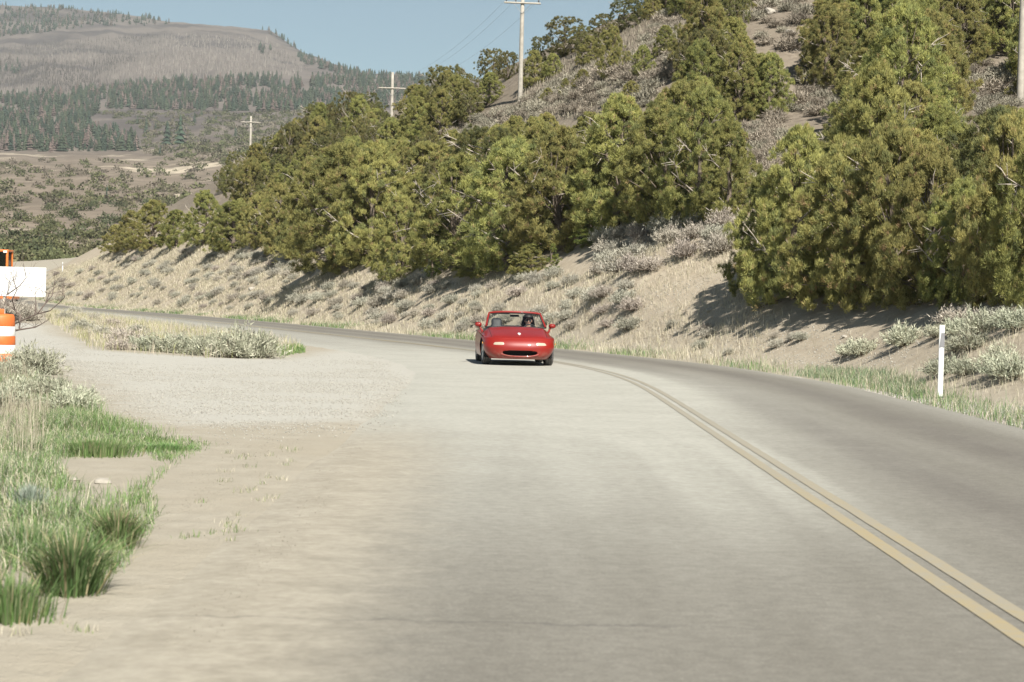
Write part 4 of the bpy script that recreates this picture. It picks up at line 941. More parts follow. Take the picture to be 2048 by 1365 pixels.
    v, f = tube([(-.7, .83 + L0, .26), (.7, .83 + L0, .26)], [.03, .03], 6); part('axle', v, f, M_dark, body)
    # cabin
    bm_obj('dashboard', box((0, 1.50 + L0, 0.70), (1.28, 0.34, 0.24), 0.06), M_int, car)
    for s in (-1, 1):
        V_ = []; prof_ = [(0.22, 0.24, 0.10), (0.24, 0.40, 0.11), (0.235, 0.60, 0.11), (0.22, 0.76, 0.10), (0.15, 0.84, 0.08), (0.125, 0.90, 0.075), (0.125, 0.98, 0.07), (0.10, 1.035, 0.05), (0.04, 1.05, 0.02)]
        th = np.linspace(0, 2 * math.pi, 21)
        for hw, z, dp in prof_: V_.append(np.stack([s * 0.37 + hw * np.sign(np.cos(th)) * np.abs(np.cos(th)) ** .6, 2.42 + L0 + 0.25 * (z - 0.24) + dp * np.sign(np.sin(th)) * np.abs(np.sin(th)) ** .6, np.full(21, z)], 1))
        st = part('seat', np.concatenate(V_), gridq(len(prof_), 21), M_int, car)
        bm_obj('cushion', box((s * 0.37, 2.20 + L0, 0.29), (0.46, 0.5, 0.14), 0.05), M_int, st)
    bm_obj('folded_roof', ellipsoid((0, 2.92 + L0, 0.80), (0.62, 0.20, 0.075), 24, 12, 0.75), M_int, car)
    tor = []; th = np.linspace(0, 2 * math.pi, 33); c = np.array([0.37, 1.86 + L0, 0.75]); e1 = np.array([1, 0, 0]); e2 = np.array([0, 0.36, 0.93])
    ringp = np.array([c + 0.18 * (e1 * math.cos(q) + e2 * math.sin(q)) for q in th]); tor.append(tube(ringp, np.full(33, 0.014), 8))
    tor.append(tube([c + e1 * 0.17, c - e1 * 0.17], [.016, .016], 6)); tor.append(tube([c, c - e2 * 0.17], [.018, .016], 6)); tor.append(tube([c, c + np.array([0, -.34, .02])], [.03, .03], 6))
    v, f = join(tor); part('steering_wheel', v, f, M_int, car)
    return car, L0

car, L0 = build_car()
car.location = (0.035, 46.9, 0.02); car.rotation_euler = (0, 0, math.radians(4.5))

# ------------------------------------------------------------------ driver
def skin_body(name, verts, edges, radii, mat, parent, sub=2):
    me = bpy.data.meshes.new(name); me.from_pydata(verts, edges, []); o = bpy.data.objects.new(name, me); COL.objects.link(o)
    md = o.modifiers.new('skin', 'SKIN'); md.use_smooth_shade = True
    sv = me.skin_vertices[0].data
    for i, r_ in enumerate(radii): sv[i].radius = r_ if isinstance(r_, tuple) else (r_, r_); sv[i].use_root = (i == 0)
    o.modifiers.new('sub', 'SUBSURF').levels = sub
    dg = bpy.context.evaluated_depsgraph_get(); m2 = bpy.data.meshes.new_from_object(o.evaluated_get(dg)); bpy.data.objects.remove(o)
    m2.materials.clear(); m2.materials.append(mat); m2.polygons.foreach_set('use_smooth', np.ones(len(m2.polygons), bool)); m2.name = name
    return link(name, m2, parent)
def build_driver():
    """coordinates are relative to the car; the driver sits in the left-hand seat of the car"""
    d = empty('person'); tag(d, 'driver of the red car in dark cap, sunglasses and pale shirt, hands on wheel', 'person')
    X, Y = 0.37, 2.40 + L0
    v = [(X, Y - .06, .42), (X, Y - .02, .58), (X, Y, .74), (X, Y - .01, .82), (X, Y - .02, .885), (X, Y - .04, .95), (X, Y - .045, 1.02), (X, Y - .03, 1.075),
         (X - .17, Y - .01, .77), (X - .22, Y - .20, .64), (X - .17, Y - .44, .78), (X - .165, Y - .50, .825),
         (X + .17, Y - .01, .77), (X + .22, Y - .20, .66), (X + .17, Y - .44, .80), (X + .165, Y - .50, .845),
         (X - .11, Y - .10, .40), (X - .14, Y - .52, .50), (X - .12, Y - .88, .36), (X - .12, Y - .96, .30),
         (X + .11, Y - .10, .40), (X + .14, Y - .52, .50), (X + .12, Y - .88, .36), (X + .12, Y - .96, .30)]
    e = [(0, 1), (1, 2), (2, 3), (3, 4), (4, 5), (5, 6), (6, 7), (2, 8), (8, 9), (9, 10), (10, 11), (2, 12), (12, 13), (13, 14), (14, 15), (0, 16), (16, 17), (17, 18), (18, 19), (0, 20), (20, 21), (21, 22), (22, 23)]
    r = [(.15, .11), (.14, .10), (.16, .10), (.075, .07), .05, (.068, .08), (.077, .092), (.05, .06), .055, .045, .033, .03, .055, .045, .033, .03, .08, .065, .05, .05, .08, .065, .05, .05]
    body = skin_body('body', v, e, r, M_skin, d)
    # fingers closed on the rim
    for s, hx, hz in ((-1, X - .165, .835), (1, X + .165, .855)):
        vs, es, rs = [(hx, Y - .50, hz)], [], [.02]
        for k in range(4):
            b0 = len(vs); o = (k - 1.5) * .019
            vs += [(hx + o, Y - .545, hz + .012 - .004 * abs(k - 1)), (hx + o, Y - .575, hz - .008), (hx + o, Y - .56, hz - .033)]; es += [(0, b0), (b0, b0 + 1), (b0 + 1, b0 + 2)]; rs += [.0095, .0085, .0075]
        b0 = len(vs); vs += [(hx - s * .035, Y - .515, hz - .005), (hx - s * .04, Y - .545, hz - .025)]; es += [(0, b0), (b0, b0 + 1)]; rs += [.010, .008]
        skin_body('hand', vs, es, rs, M_skin, body, 1)
    sh = skin_body('shirt', [v[0], v[1], v[2], (X, Y - .005, .825), v[8], v[9], v[12], v[13]], [(0, 1), (1, 2), (2, 3), (2, 4), (4, 5), (2, 6), (6, 7)],
                   [(.165, .125), (.155, .115), (.178, .118), (.085, .08), .072, .062, .072, .062], M_shirt, d)
    skin_body('trousers', [v[0], v[16], v[17], v[18], v[20], v[21], v[22]], [(0, 1), (1, 2), (2, 3), (0, 4), (4, 5), (5, 6)], [(.16, .12), .092, .078, .062, .092, .078, .062], M_denim, d)
    hr = ellipsoid((X, Y + .015, 1.03), (0.135, 0.125, 0.145), 20, 14)
    bmesh.ops.delete(hr, geom=[w for w in hr.verts if w.co.y < Y - .045 and w.co.z < 1.085], context='VERTS')
    for w in hr.verts:
        if w.co.z < 1.0: w.co.x = X + (w.co.x - X) * 1.3; w.co.z -= 0.09
    hair = bm_obj('hair', hr, M_hair, d)
    cap = ellipsoid((X, Y - .03, 1.085), (0.105, 0.118, 0.085), 20, 12)
    bmesh.ops.delete(cap, geom=[w for w in cap.verts if w.co.z < 1.08], context='VERTS')
    cp_ = bm_obj('cap', cap, M_hair, d)
    bm_obj('peak', ellipsoid((X, Y - .15, 1.088), (0.085, 0.075, 0.009), 16, 6), M_hair, cp_)
    gl = join([(np.array([[X + s * .036 + .034 * math.cos(q), Y - .128 - k_ * .008 + abs(.036 * s + .034 * math.cos(q)) * .25, 1.008 + .024 * math.sin(q)] for k_ in (0, 1) for q in np.linspace(0, 2 * math.pi, 17)]), gridq(2, 17)) for s in (-1, 1)])
    bmg = bmesh.new()
    for s in (-1, 1):
        vs_ = [bmg.verts.new((X + s * .036 + .034 * math.cos(q), Y - .138 + abs(.036 + .034 * math.cos(q)) * .2, 1.008 + .025 * math.sin(q))) for q in np.linspace(0, 2 * math.pi, 16, endpoint=False)]
        bmg.faces.new(vs_)
    ex = bmesh.ops.extrude_face_region(bmg, geom=bmg.faces[:]); bmesh.ops.translate(bmg, vec=(0, .012, 0), verts=[w for w in ex['geom'] if isinstance(w, bmesh.types.BMVert)])
    for zz_ in (1.010,):
        for s in (-1, 1):
            bm2 = box((X + s * .076, Y - .07, zz_), (.006, .12, .008))
            me_t = bpy.data.meshes.new('t'); bm2.to_mesh(me_t); bm2.free(); bmg.from_mesh(me_t)
    bm2 = box((X, Y - .134, 1.014), (.03, .008, .008)); me_t = bpy.data.meshes.new('t'); bm2.to_mesh(me_t); bm2.free(); bmg.from_mesh(me_t)
    bm_obj('sunglasses', bmg, M_int, d, False)
    bm_obj('nose', ellipsoid((X, Y - .135, .985), (.014, .02, .022), 10, 8), M_skin, body)
    bm_obj('mouth', ellipsoid((X, Y - .122, .945), (.025, .008, .006), 10, 6), simple('lips', (0.42, 0.2, 0.17), 0.5), body)
    for s in (-1, 1): bm_obj('ear', ellipsoid((X + s * .079, Y - .035, .995), (.012, .022, .032), 10, 8), M_skin, body)
    return d
driver = build_driver(); driver.location = car.location; driver.rotation_euler = car.rotation_euler

# ------------------------------------------------------------------ roadside things
def gpos(px, py): return hit(px, py)
M_post = simple('post_white', (0.80, 0.81, 0.80), 0.45, var=0.04)
M_greyp = simple('grey_reflector', (0.22, 0.22, 0.23), 0.4, var=0.1)
def marker_post(p, h, label, rz=0.0):
    o = empty('marker_post', p, rz); tag(o, label, 'post', 'marker posts along the road')
    k = np.linspace(-1, 1, 7); xs = 0.045 * k; yb = -0.016 * (1 - k ** 2)       # thin curved blade
    ring = np.concatenate([np.stack([xs, yb], 1), np.stack([xs[::-1], yb[::-1] + 0.008], 1)]); zs = np.array([-0.25, 0.0, h * 0.5, h - 0.02, h])
    V = np.array([(x * (1.0 if z < h else 0.9), y, z) for z in zs for x, y in ring]); n = len(ring)
    Fq = [[i * n + j, i * n + (j + 1) % n, (i + 1) * n + (j + 1) % n, (i + 1) * n + j] for i in range(len(zs) - 1) for j in range(n)]
    t0 = (len(zs) - 1) * n; Fq += [[t0 + j, t0 + j + 1, t0 + n - 2 - j, t0 + n - 1 - j] for j in range(6)]
    part('blade', V, np.array(Fq), M_post, o, False)
    bm = bmesh.new(); pts = [(-0.012, h - .13), (0.044, h - .13), (0.044, h - .37), (-0.032, h - .37)]
    f = bm.faces.new([bm.verts.new((x, -0.021, z)) for x, z in pts]); ex = bmesh.ops.extrude_face_region(bm, geom=[f]); bmesh.ops.translate(bm, vec=(0, .005, 0), verts=[w for w in ex['geom'] if isinstance(w, bmesh.types.BMVert)])
    bm_obj('reflector', bm, M_greyp, o, False)
    bm_obj('sleeve', box((0, 0, 0.0), (0.11, 0.05, 0.06), 0.01), M_blk, o)
    return o
p = gpos(1880, 797); marker_post(p, 146 * p[1] / F, 'white flexible marker post with a grey reflector at the right road edge')
p = hit(125, 545); p = p if p is not None else at(125, 530, 280)
marker_post(p, 1.1, 'tiny pale marker post far away at the left, beside the distant road')
rk = random.Random(5)
def rock(p, s, label, mat, seed, group='pale stones'):
    bm = bmesh.new(); bmesh.ops.create_icosphere(bm, subdivisions=2, radius=1.0); r_ = random.Random(seed); ax = [(Vector((r_.gauss(0, 1), r_.gauss(0, 1), r_.gauss(0, 1))).normalized(), r_.uniform(.55, .9)) for _ in range(9)]
    for v in bm.verts:
        for a_, d_ in ax:
            t = v.co.dot(a_)
            if t > d_: v.co -= a_ * (t - d_)
        v.co = Vector((v.co.x * s, v.co.y * s * .8, v.co.z * s * .55))
    o = bm_obj('rock', bm, mat, None, False); o.location = (p[0], p[1], p[2] + s * .12); o.rotation_euler = (0, 0, seed); tag(o, label, 'rock', group); return o
M_rock = simple('pale_rock', (0.36, 0.33, 0.28), 0.9, var=0.2, scale=8)
for i, (px, py, s, lab) in enumerate([(205, 968, .075, 'pale flat stone in the bare patch of the near grass, right of the other'), (150, 962, .05, 'pale stone in the bare patch of the near grass, left of the other'),
                                      (505, 580, .35, 'pale boulder on the bank left of the car, above the green verge tufts'), (425, 555, .3, 'pale boulder high on the bank at the far bend'), (1420, 622, .16, 'rounded stone at the left end of the tree shade on the tan slope'),
                                      (1805, 788, .07, 'small stone at the road edge left of the white marker post'), (1690, 675, .10, 'dark-shaded stone on the tan slope left of the marker post'), (1540, 28, .5, 'pale outcrop in the bare chute near the top edge'), (1580, 70, .45, 'lower pale outcrop in the bare chute near the top edge')]):
    p = gpos(px, py)
    if p is not None: rock(p, s, lab, M_rock, i + 3)
g2 = np.random.default_rng(77)
def gravel(name, poly, n, lo, hi, label, seed, fe=0.0, cols=None):
    P_ = scatter_pts(poly, n, lambda x, y, t, s: 0.15 + 0.85 * tuss(x, y, 0.7, .32, .62, seed + 200) * np.where((s > -HALF_L) & (s < 0), 0.45, 1), seed, fe, 1.4 if fe else 0.15); n = len(P_); g = np.random.default_rng(seed); s = g.uniform(lo, hi, n)[:, None, None]
    oct_ = np.array([[1, 0, 0], [0, 1, 0], [-1, 0, 0], [0, -1, 0], [0, 0, .8], [0, 0, -.5]]); ft = np.array([[0, 1, 4], [1, 2, 4], [2, 3, 4], [3, 0, 4], [1, 0, 5], [2, 1, 5], [3, 2, 5], [0, 3, 5]])
    V = P_[:n, None] + (oct_[None] + g.normal(size=(len(P_), 6, 3)) * .3) * s[:len(P_)] + [0, 0, 0.004]
    Fq = (np.arange(len(P_))[:, None, None] * 6 + ft[None]).reshape(-1, 3); c = colmix(len(P_), cols or [(0.42, 0.40, 0.355), (0.39, 0.37, 0.325), (0.45, 0.43, 0.385), (0.35, 0.33, 0.29)], seed, .15)
    tag(link(name, mesh_np(name, V.reshape(-1, 3), Fq, M_far, False, None, np.repeat(c, 6, 0))), label, 'gravel', kind='stuff')
gravel('loose_gravel', [(240, 850), (150, 790), (80, 720), (60, 660), (160, 690), (340, 722), (620, 712), (770, 700), (830, 760), (800, 860), (520, 900)], 26000, 0.003, 0.012, 'loose pale gravel over the lay-by', 51, 45)
gravel('verge_grit', WEEDS + [(760, 850), (700, 1000), (420, 1365), (0, 1365)], 1300, 0.0015, 0.0045, 'fine grit on the dusty left verge', 54, 90, [(0.36, 0.325, 0.26), (0.33, 0.30, 0.24), (0.40, 0.365, 0.30), (0.24, 0.21, 0.17)])
gravel('shoulder_gravel', [(1560, 752), (1800, 790), (1880, 800), (2060, 815), (2060, 865), (1860, 815), (1600, 756)], 5000, 0.005, 0.018, 'pale gravel along the right shoulder', 52)
gravel('bank_stones', [(1190, 690), (1300, 575), (1470, 545), (1560, 640), (1900, 690), (1850, 745), (1650, 735), (1400, 718)], 5000, 0.006, 0.022, 'small stones on the bare tan slope', 53)

# orange drum, white board, machine at the left edge
M_or = simple('orange_plastic', (0.60, 0.15, 0.035), 0.55, var=0.08)
M_band = simple('white_band', (0.82, 0.80, 0.78), 0.4, var=0.05)
b0 = at(-3, 752, 35.5); b0[2] = float(zfast(b0[0], b0[1]))
drum = empty('traffic_drum', b0); tag(drum, 'orange and white traffic drum at the left edge beside the gravel', 'traffic drum')
def band(z0, z1, r0, r1, mat, nm):
    v, f = lathe_z([(r0, z0), (r0 + .006, z0 + .012), (r1 + .006, z1 - .012), (r1, z1)], 32); part(nm, v, f, mat, drum)
hts = [(0.06, 0.22, .292, .288, M_or, 'orange_band'), (0.22, 0.37, .285, .281, M_band, 'white_band'), (0.37, 0.53, .278, .274, M_or, 'orange_band'), (0.53, 0.70, .271, .267, M_band, 'white_band'), (0.70, 0.88, .264, .258, M_or, 'orange_band')]
for h_ in hts: band(*h_)
v, f = lathe_z([(.258, .88), (.24, .915), (.12, .925), (0.0, .925)], 32); part('top', v, f, M_or, drum)
bm_obj('handle', box((0, 0, .965), (.16, .035, .09), .015), M_or, drum)
v, f = lathe_z([(.0, .0), (.36, .0), (.37, .03), (.36, .06), (.29, .065)], 32); part('base', v, f, M_blk, drum)
sg = at(40, 600, 76.0); gz_ = float(zfast(sg[0], sg[1])); s0 = at(93, 563, 76.0)
sign = empty('sign_board', (sg[0] - 0.35, sg[1], gz_), math.radians(-3)); tag(sign, 'blank white board on posts at the left edge, behind the bare branches', 'sign')
z1, z2 = at(60, 594, 76)[2] - gz_, at(60, 535, 76)[2] - gz_; xr = s0[0] - (sg[0] - 0.35)
bm_obj('panel', box((xr - 1.22, 0, (z1 + z2) / 2), (2.44, 0.03, z2 - z1), 0.008), M_white, sign, False)
for x_ in (xr - 2.1, xr - 1.62): bm_obj('post', box((x_, 0.075, z2 / 2 - .2), (0.09, 0.09, z2 + .3), 0.006), M_dead, sign, False)
bm_obj('rail', box((xr - 1.22, 0.04, z2 - .15), (2.3, 0.04, 0.08), 0.004), M_dead, sign, False)
M_yel = simple('orange_machine', (0.72, 0.18, 0.03), 0.45, 0, 0.3, 0.12, 4)
M_tint = glass_material('tinted_glass', (0.10, 0.22, 0.17), 0.03)
def build_machine():
    e0 = at(2, 515, 110.0); g0 = float(zfast(e0[0], e0[1])); top = at(2, 500, 110)[2] - g0
    m = empty('excavator', (e0[0] - .35, e0[1], g0), math.radians(4)); tag(m, 'orange excavator with dark cab glass, partly hidden behind the white board', 'excavator')
    for s in (-1, 1):
        tr = bm_obj('track', box((s * .95, 0.2, .38), (.45, 3.0, .72), .3), M_blk, m)
        for k in range(5): v, f = lathe_x([(s * 1.2, 0.0), (s * 1.2, .2), (s * 1.15, .22)], 18); part('roller', v + [0, -1.0 + .6 * k, .38], f, M_metal, tr)
    bm_obj('deck', box((0, .2, .95), (2.3, 2.6, .4), .08), M_yel, m)
    bm_obj('engine_cover', box((0, 1.1, 1.55), (2.2, 1.1, .9), .15), M_yel, m)
    bm_obj('counterweight', box((0, 1.75, 1.35), (2.2, .5, 1.0), .2), M_dark, m)
    c0, c1, ct = -.75, .85, top
    cab = bm_obj('cab_roof', box((.05, -.2, ct - .06), (1.75, 1.6, .12), .04), M_yel, m)
    for x_ in (c0, c1):
        for y_ in (-.92, .5): bm_obj('pillar', box((x_, y_, (1.15 + ct) / 2 - .05), (.12, .12, ct - 1.22), .02), M_yel, cab)
    bm_obj('pane', box((.05, -.93, (1.25 + ct) / 2), (1.46, .02, ct - 1.42)), M_tint, cab, False); bm_obj('pane', box((.05, .5, (1.25 + ct) / 2), (1.46, .02, ct - 1.42)), M_tint, cab, False)
    for x_ in (c0, c1): bm_obj('pane', box((x_, -.2, (1.25 + ct) / 2), (.02, 1.28, ct - 1.42)), M_tint, cab, False)
    bm_obj('operator_seat', box((.05, .15, 1.7), (.6, .25, .9), .1), M_int, cab)
    v, f = lathe_z([(.09, ct), (.09, ct + .12), (.06, ct + .17), (0, ct + .18)], 16); part('beacon', v + [-.35, -.2, 0], f, M_dark, cab)
    bm_obj('work_light', box((.75, -1.03, ct - .12), (.2, .08, .12), .02), M_white, cab)
    v, f = tube([(-1.25, -.9, 1.1), (-1.3, -2.2, 3.3), (-1.3, -3.6, 3.5)], [.22, .2, .16], 8); bmo = part('boom', v, f, M_yel, m)
    v, f = tube([(-1.3, -3.5, 3.6), (-1.3, -3.9, 1.6)], [.17, .12], 8); part('stick', v, f, M_yel, bmo)
    bm_obj('bucket', box((-1.3, -3.75, 1.2), (.7, .6, .7), .18), M_dark, bmo)
build_machine()

# ------------------------------------------------------------------ bare branching wood
def branchy(name, p, segs, label, cat, mat=M_bark, parent=None):
    v, f = join([tube(np.array(a_), r_, 5) for a_, r_ in segs]); o = link(name, mesh_np(name, v - p, f, mat, True), parent); o.location = p
    tag(o, label, cat); return o
def grow_branch(g, p, d, L, r, depth, out, curl=0.35, droop=0.0):
    pts = [p]; n = 4
    for i in range(n):
        d = unit(d + g.normal(size=3) * curl * 0.5 + [0, 0, -droop]); pts.append(pts[-1] + d * L / n)
    out.append((pts, np.linspace(r, r * 0.5, n + 1)))
    if depth > 0:
        for _ in range(int(g.integers(2, 4))):
            k = int(g.integers(1, n + 1)); grow_branch(g, pts[k], unit(d + g.normal(size=3) * 0.75), L * g.uniform(0.45, 0.75), r * 0.5, depth - 1, out, curl, droop)
M_twig = simple('dark_twig', (0.13, 0.10, 0.085), 0.9, var=0.3)
g5 = np.random.default_rng(55); segs = []; YB = 36.0
bp = at(-60, 700, YB); bp[2] = float(zfast(bp[0], bp[1]))
main = [[(-60, 700), (-20, 672), (0, 664), (38, 644), (75, 628), (92, 606), (98, 588)], [(-20, 672), (10, 662), (38, 660), (70, 655), (84, 648)], [(38, 644), (42, 632), (30, 622), (18, 612), (0, 608)], [(75, 628), (100, 622), (122, 603), (130, 594)],
        [(30, 622), (24, 600), (34, 580), (28, 566)], [(92, 606), (104, 592), (108, 572)], [(70, 630), (72, 606), (70, 590)], [(38, 644), (40, 655), (38, 660)], [(-20, 672), (-10, 640), (6, 620), (14, 590), (22, 566)], [(14, 590), (40, 572), (52, 556)]]
for j, line in enumerate(main):
    pts = [at(x_, y_, YB + 0.15 * math.sin(j * 2.1 + i)) for i, (x_, y_) in enumerate(line)]; r0 = 0.022 if j < 2 else 0.013
    segs.append((pts, np.linspace(r0, r0 * .4, len(pts))))
    for q in pts[2:]:
        for _ in range(3): grow_branch(g5, q, unit(np.array([g5.normal() * .8, g5.normal() * .5, abs(g5.normal()) * .9 + .2])), g5.uniform(.18, .42), 0.0045, 1, segs)
segs.append(([bp - [0, 0, .1], (bp + at(-60, 700, YB)) / 2 + [.02, 0, .05], at(-60, 700, YB)], [.04, .035, .03]))
branchy('bare_shrub', bp, segs, 'bare dark branches of a leafless shrub reaching in from the left edge', 'shrub', M_twig)
def dead_tree(px, py, hp, label, seed, lean=(0, 0), depth=2, cat='dead tree'):
    p = gpos(px, py); g = np.random.default_rng(seed); sg_ = []; h = hp * p[1] / F
    grow_branch(g, p - [0, 0, .1], unit(np.array([lean[0], lean[1], 1.0])), h, 0.07, depth, sg_, 0.25)
    grow_branch(g, p - [0, 0, .1], unit(np.array([lean[0] + .5, lean[1], 1.0])), h * .8, 0.05, depth - 1, sg_, 0.25)
    branchy('dead_tree', p, sg_, label, cat, M_dead)
dead_tree(462, 402, 70, 'leafless bleached tree left of the farthest power pole', 61)
dead_tree(535, 360, 60, 'leaning bleached snag just right of the farthest power pole', 62, (-.5, 0))
dead_tree(1440, 300, 60, 'bleached snag beside the grey brush gap in the upper hillside', 63)
dead_tree(1010, 525, 90, 'pale dead branches tangled under the junipers above the car', 64, (-.9, -.4), 3)
dead_tree(905, 515, 85, 'grey dead limbs arching under the big juniper left above the car', 65, (-1.0, -.4), 3)
p = gpos(985, 548); q = gpos(1040, 520); sg_ = []; g6 = np.random.default_rng(66)
e_ = q + [0.2, -1.2, 0.9]; s_ = p + [-.1, -.3, 0.03]
sg_.append(([s_, s_ * .5 + e_ * .5 + [0, 0, .12], e_], [.035, .05, .06]))
for k in np.linspace(.25, .95, 7): grow_branch(g6, s_ * (1 - k) + e_ * k, unit(np.array([.3 * g6.normal(), -.3, -1.0])), 0.5, 0.018, 1, sg_, 0.4)
branchy('fallen_branch', p, sg_, 'bleached fallen branch with stubs on the bank above the car', 'branch', M_dead)

# ------------------------------------------------------------------ power line
M_pole = simple('weathered_pole', (0.39, 0.36, 0.31), 0.9, var=0.15, scale=3)
M_ins = simple('insulator', (0.10, 0.09, 0.09), 0.3); M_wire = simple('wire', (0.38, 0.38, 0.385), 0.5, 0.3)
POLES = [(2040, 205, 88.0, None, 'grey wooden power pole cut off by the right edge'), (1040, 205, 133.0, 7, 'tallest power pole, with its cross-arm touching the top edge'),
         (783, 240, 181.0, 177, 'middle power pole on the ridge, with a long cross-arm below its top'), (500, 322, 250.0, 245, 'farthest power pole, small against the forest at left')]
ARM = []
for i, (px, py, Y, arm, lab) in enumerate(POLES):
    p = at(px, py, Y); p[2] = float(zfast(p[0], p[1])) ; zarm = (at(px, arm, Y)[2] if arm is not None else p[2] + 8.3)
    o = empty('power_pole', p); tag(o, lab, 'power pole', 'power poles along the ridge')
    ha = zarm - p[2]; ht = ha + (1.45 if i in (2,) else (0.75 if i == 3 else 1.2))
    v, f = tube([(0, 0, -.3), (0, 0, ht * .33), (0, 0, ht * .66), (0, 0, ht - .01), (0, 0, ht)], [.165, .15, .135, .12, .10], 12); part('shaft', v, f, M_pole, o)
    d = Vector((POLES[min(i + 1, 3)][0], 0)); nxt = at(*POLES[i + 1][:3]) if i < 3 else p + (p - at(*POLES[i - 1][:3])); dirv = unit((nxt - p) * [1, 1, 0]); perp = np.array([dirv[1], -dirv[0], 0])
    perp = unit(perp * 0.5 + np.array([1.0, 0, 0]))
    al = 1.22; arm_o = part('cross_arm', *tube([-perp * al + [0, -.16, ha], perp * al + [0, -.16, ha]], [.065, .065], 4), M_pole, o, False)
    for s in (-1, 1): part('brace', *tube([perp * s * .6 + [0, -.16, ha - .05], np.array([0, -.15, ha - .7])], [.016, .016], 4), M_metal, o)
    tops = []
    for k in (-1.08, -0.45, 1.08):
        q = perp * k + [0, -.16, ha + .06]; v, f = lathe_z([(.02, 0), (.025, .06), (.055, .08), (.055, .12), (.03, .14), (.045, .16), (.03, .19), (0, .20)], 12); part('insulator', v + q, f, M_ins, arm_o); tops.append(p + q + [0, 0, .17])
    ARM.append(tops)
ARM = [[t + np.array([22., -42., -1.5]) for t in ARM[0]]] + ARM
for k, lab in enumerate(('leftmost of the three thin wires strung between the power poles', 'middle of the three thin wires strung between the power poles', 'rightmost of the three thin wires strung between the power poles')):
    pts = []
    for a_, b_ in zip(ARM[:-1], ARM[1:]):
        for t in np.linspace(0, 1, 18, endpoint=False): pts.append(a_[k] * (1 - t) + b_[k] * t - np.array([0, 0, 4 * 1.1 * t * (1 - t)]))
    pts.append(ARM[-1][k]); v, f = tube(pts, np.full(len(pts), 0.006), 5)
    tag(link('power_wire', mesh_np('power_wire', v, f, M_wire, True)), lab, 'wire', 'wires of the power line')

# ------------------------------------------------------------------ far country: one sheet from the end of the near hill to the mesa
FY = np.array([330, 420, 550, 750, 1000, 1350, 1800, 2300, 2700, 3300, 3900, 4300, 4700, 5200.])
FROW = {-500: [548, 508, 462, 412, 362, 316, 288, 222, 180, 105, 30, -20, -10, 10], 0: [545, 505, 460, 410, 365, 320, 296, 228, 186, 118, 48, 10, 20, 40], 180: [543, 503, 458, 410, 366, 322, 298, 225, 180, 112, 50, 20, 32, 50],
        300: [540, 500, 456, 410, 368, 325, 298, 222, 176, 110, 58, 36, 48, 66], 345: [540, 500, 455, 408, 366, 322, 292, 220, 172, 112, 64, 46, 56, 74], 430: [535, 495, 452, 404, 360, 314, 278, 214, 168, 110, 66, 50, 62, 84],
        540: [530, 490, 450, 400, 352, 304, 262, 208, 164, 112, 74, 58, 74, 100], 610: [528, 488, 448, 396, 348, 300, 256, 206, 164, 128, 112, 110, 122, 140], 660: [526, 488, 446, 394, 346, 298, 252, 204, 164, 136, 128, 130, 140, 150],
        720: [525, 486, 445, 392, 344, 296, 250, 202, 165, 146, 146, 150, 156, 165], 850: [524, 485, 444, 390, 342, 294, 248, 202, 168, 160, 165, 170, 175, 185], 1200: [524, 485, 444, 390, 342, 296, 252, 215, 190, 185, 190, 195, 200, 210],
        3000: [520, 480, 440, 390, 345, 300, 260, 225, 205, 200, 205, 210, 215, 225]}
_fc = np.array(sorted(FROW)); _ft = np.array([FROW[k] for k in _fc], float); _ly = np.log(FY)
def far_row(px, Y):
    px = np.asarray(px, float); Y = np.asarray(Y, float); ly = np.log(np.clip(Y, FY[0], FY[-1]))
    i = np.clip(np.searchsorted(_fc, px, 'right') - 1, 0, len(_fc) - 2); a = np.clip((px - _fc[i]) / (_fc[i + 1] - _fc[i]), 0, 1)
    j = np.clip(np.searchsorted(_ly, ly, 'right') - 1, 0, len(_ly) - 2); b = (ly - _ly[j]) / (_ly[j + 1] - _ly[j]); b = b * b * (3 - 2 * b) * .5 + b * .5
    r = (_ft[i, j] * (1 - b) + _ft[i, j + 1] * b) * (1 - a) + (_ft[i + 1, j] * (1 - b) + _ft[i + 1, j + 1] * b) * a
    return r + (9 + 26 * sstep(2400, 3200, Y) * sstep(4300, 3700, Y)) * (fbm(px / 90.0, ly * 7, 301, 4) - .5) + 3 * (fbm(px / 16.0, ly * 30, 305, 3) - .5)
def at_np(px, py, Y):
    u, v = px - 1024.0, py - 682.5; x = u * math.cos(ROLL) + v * math.sin(ROLL); y = u * math.sin(ROLL) - v * math.cos(ROLL)
    d1 = y * math.sin(PITCH) + F * math.cos(PITCH); d2 = y * math.cos(PITCH) - F * math.sin(PITCH); k = Y / d1
    return np.stack([x * k, Y + 0 * k, CAMH + d2 * k], -1)
fpx = np.concatenate([np.arange(-2600, -200, 60), np.arange(-200, 900, 5), np.arange(900, 3600, 90)]); fY = np.geomspace(330, 5200, 210)
FPX, FYY = np.meshgrid(fpx, fY); FV = at_np(FPX, far_row(FPX, FYY), FYY)
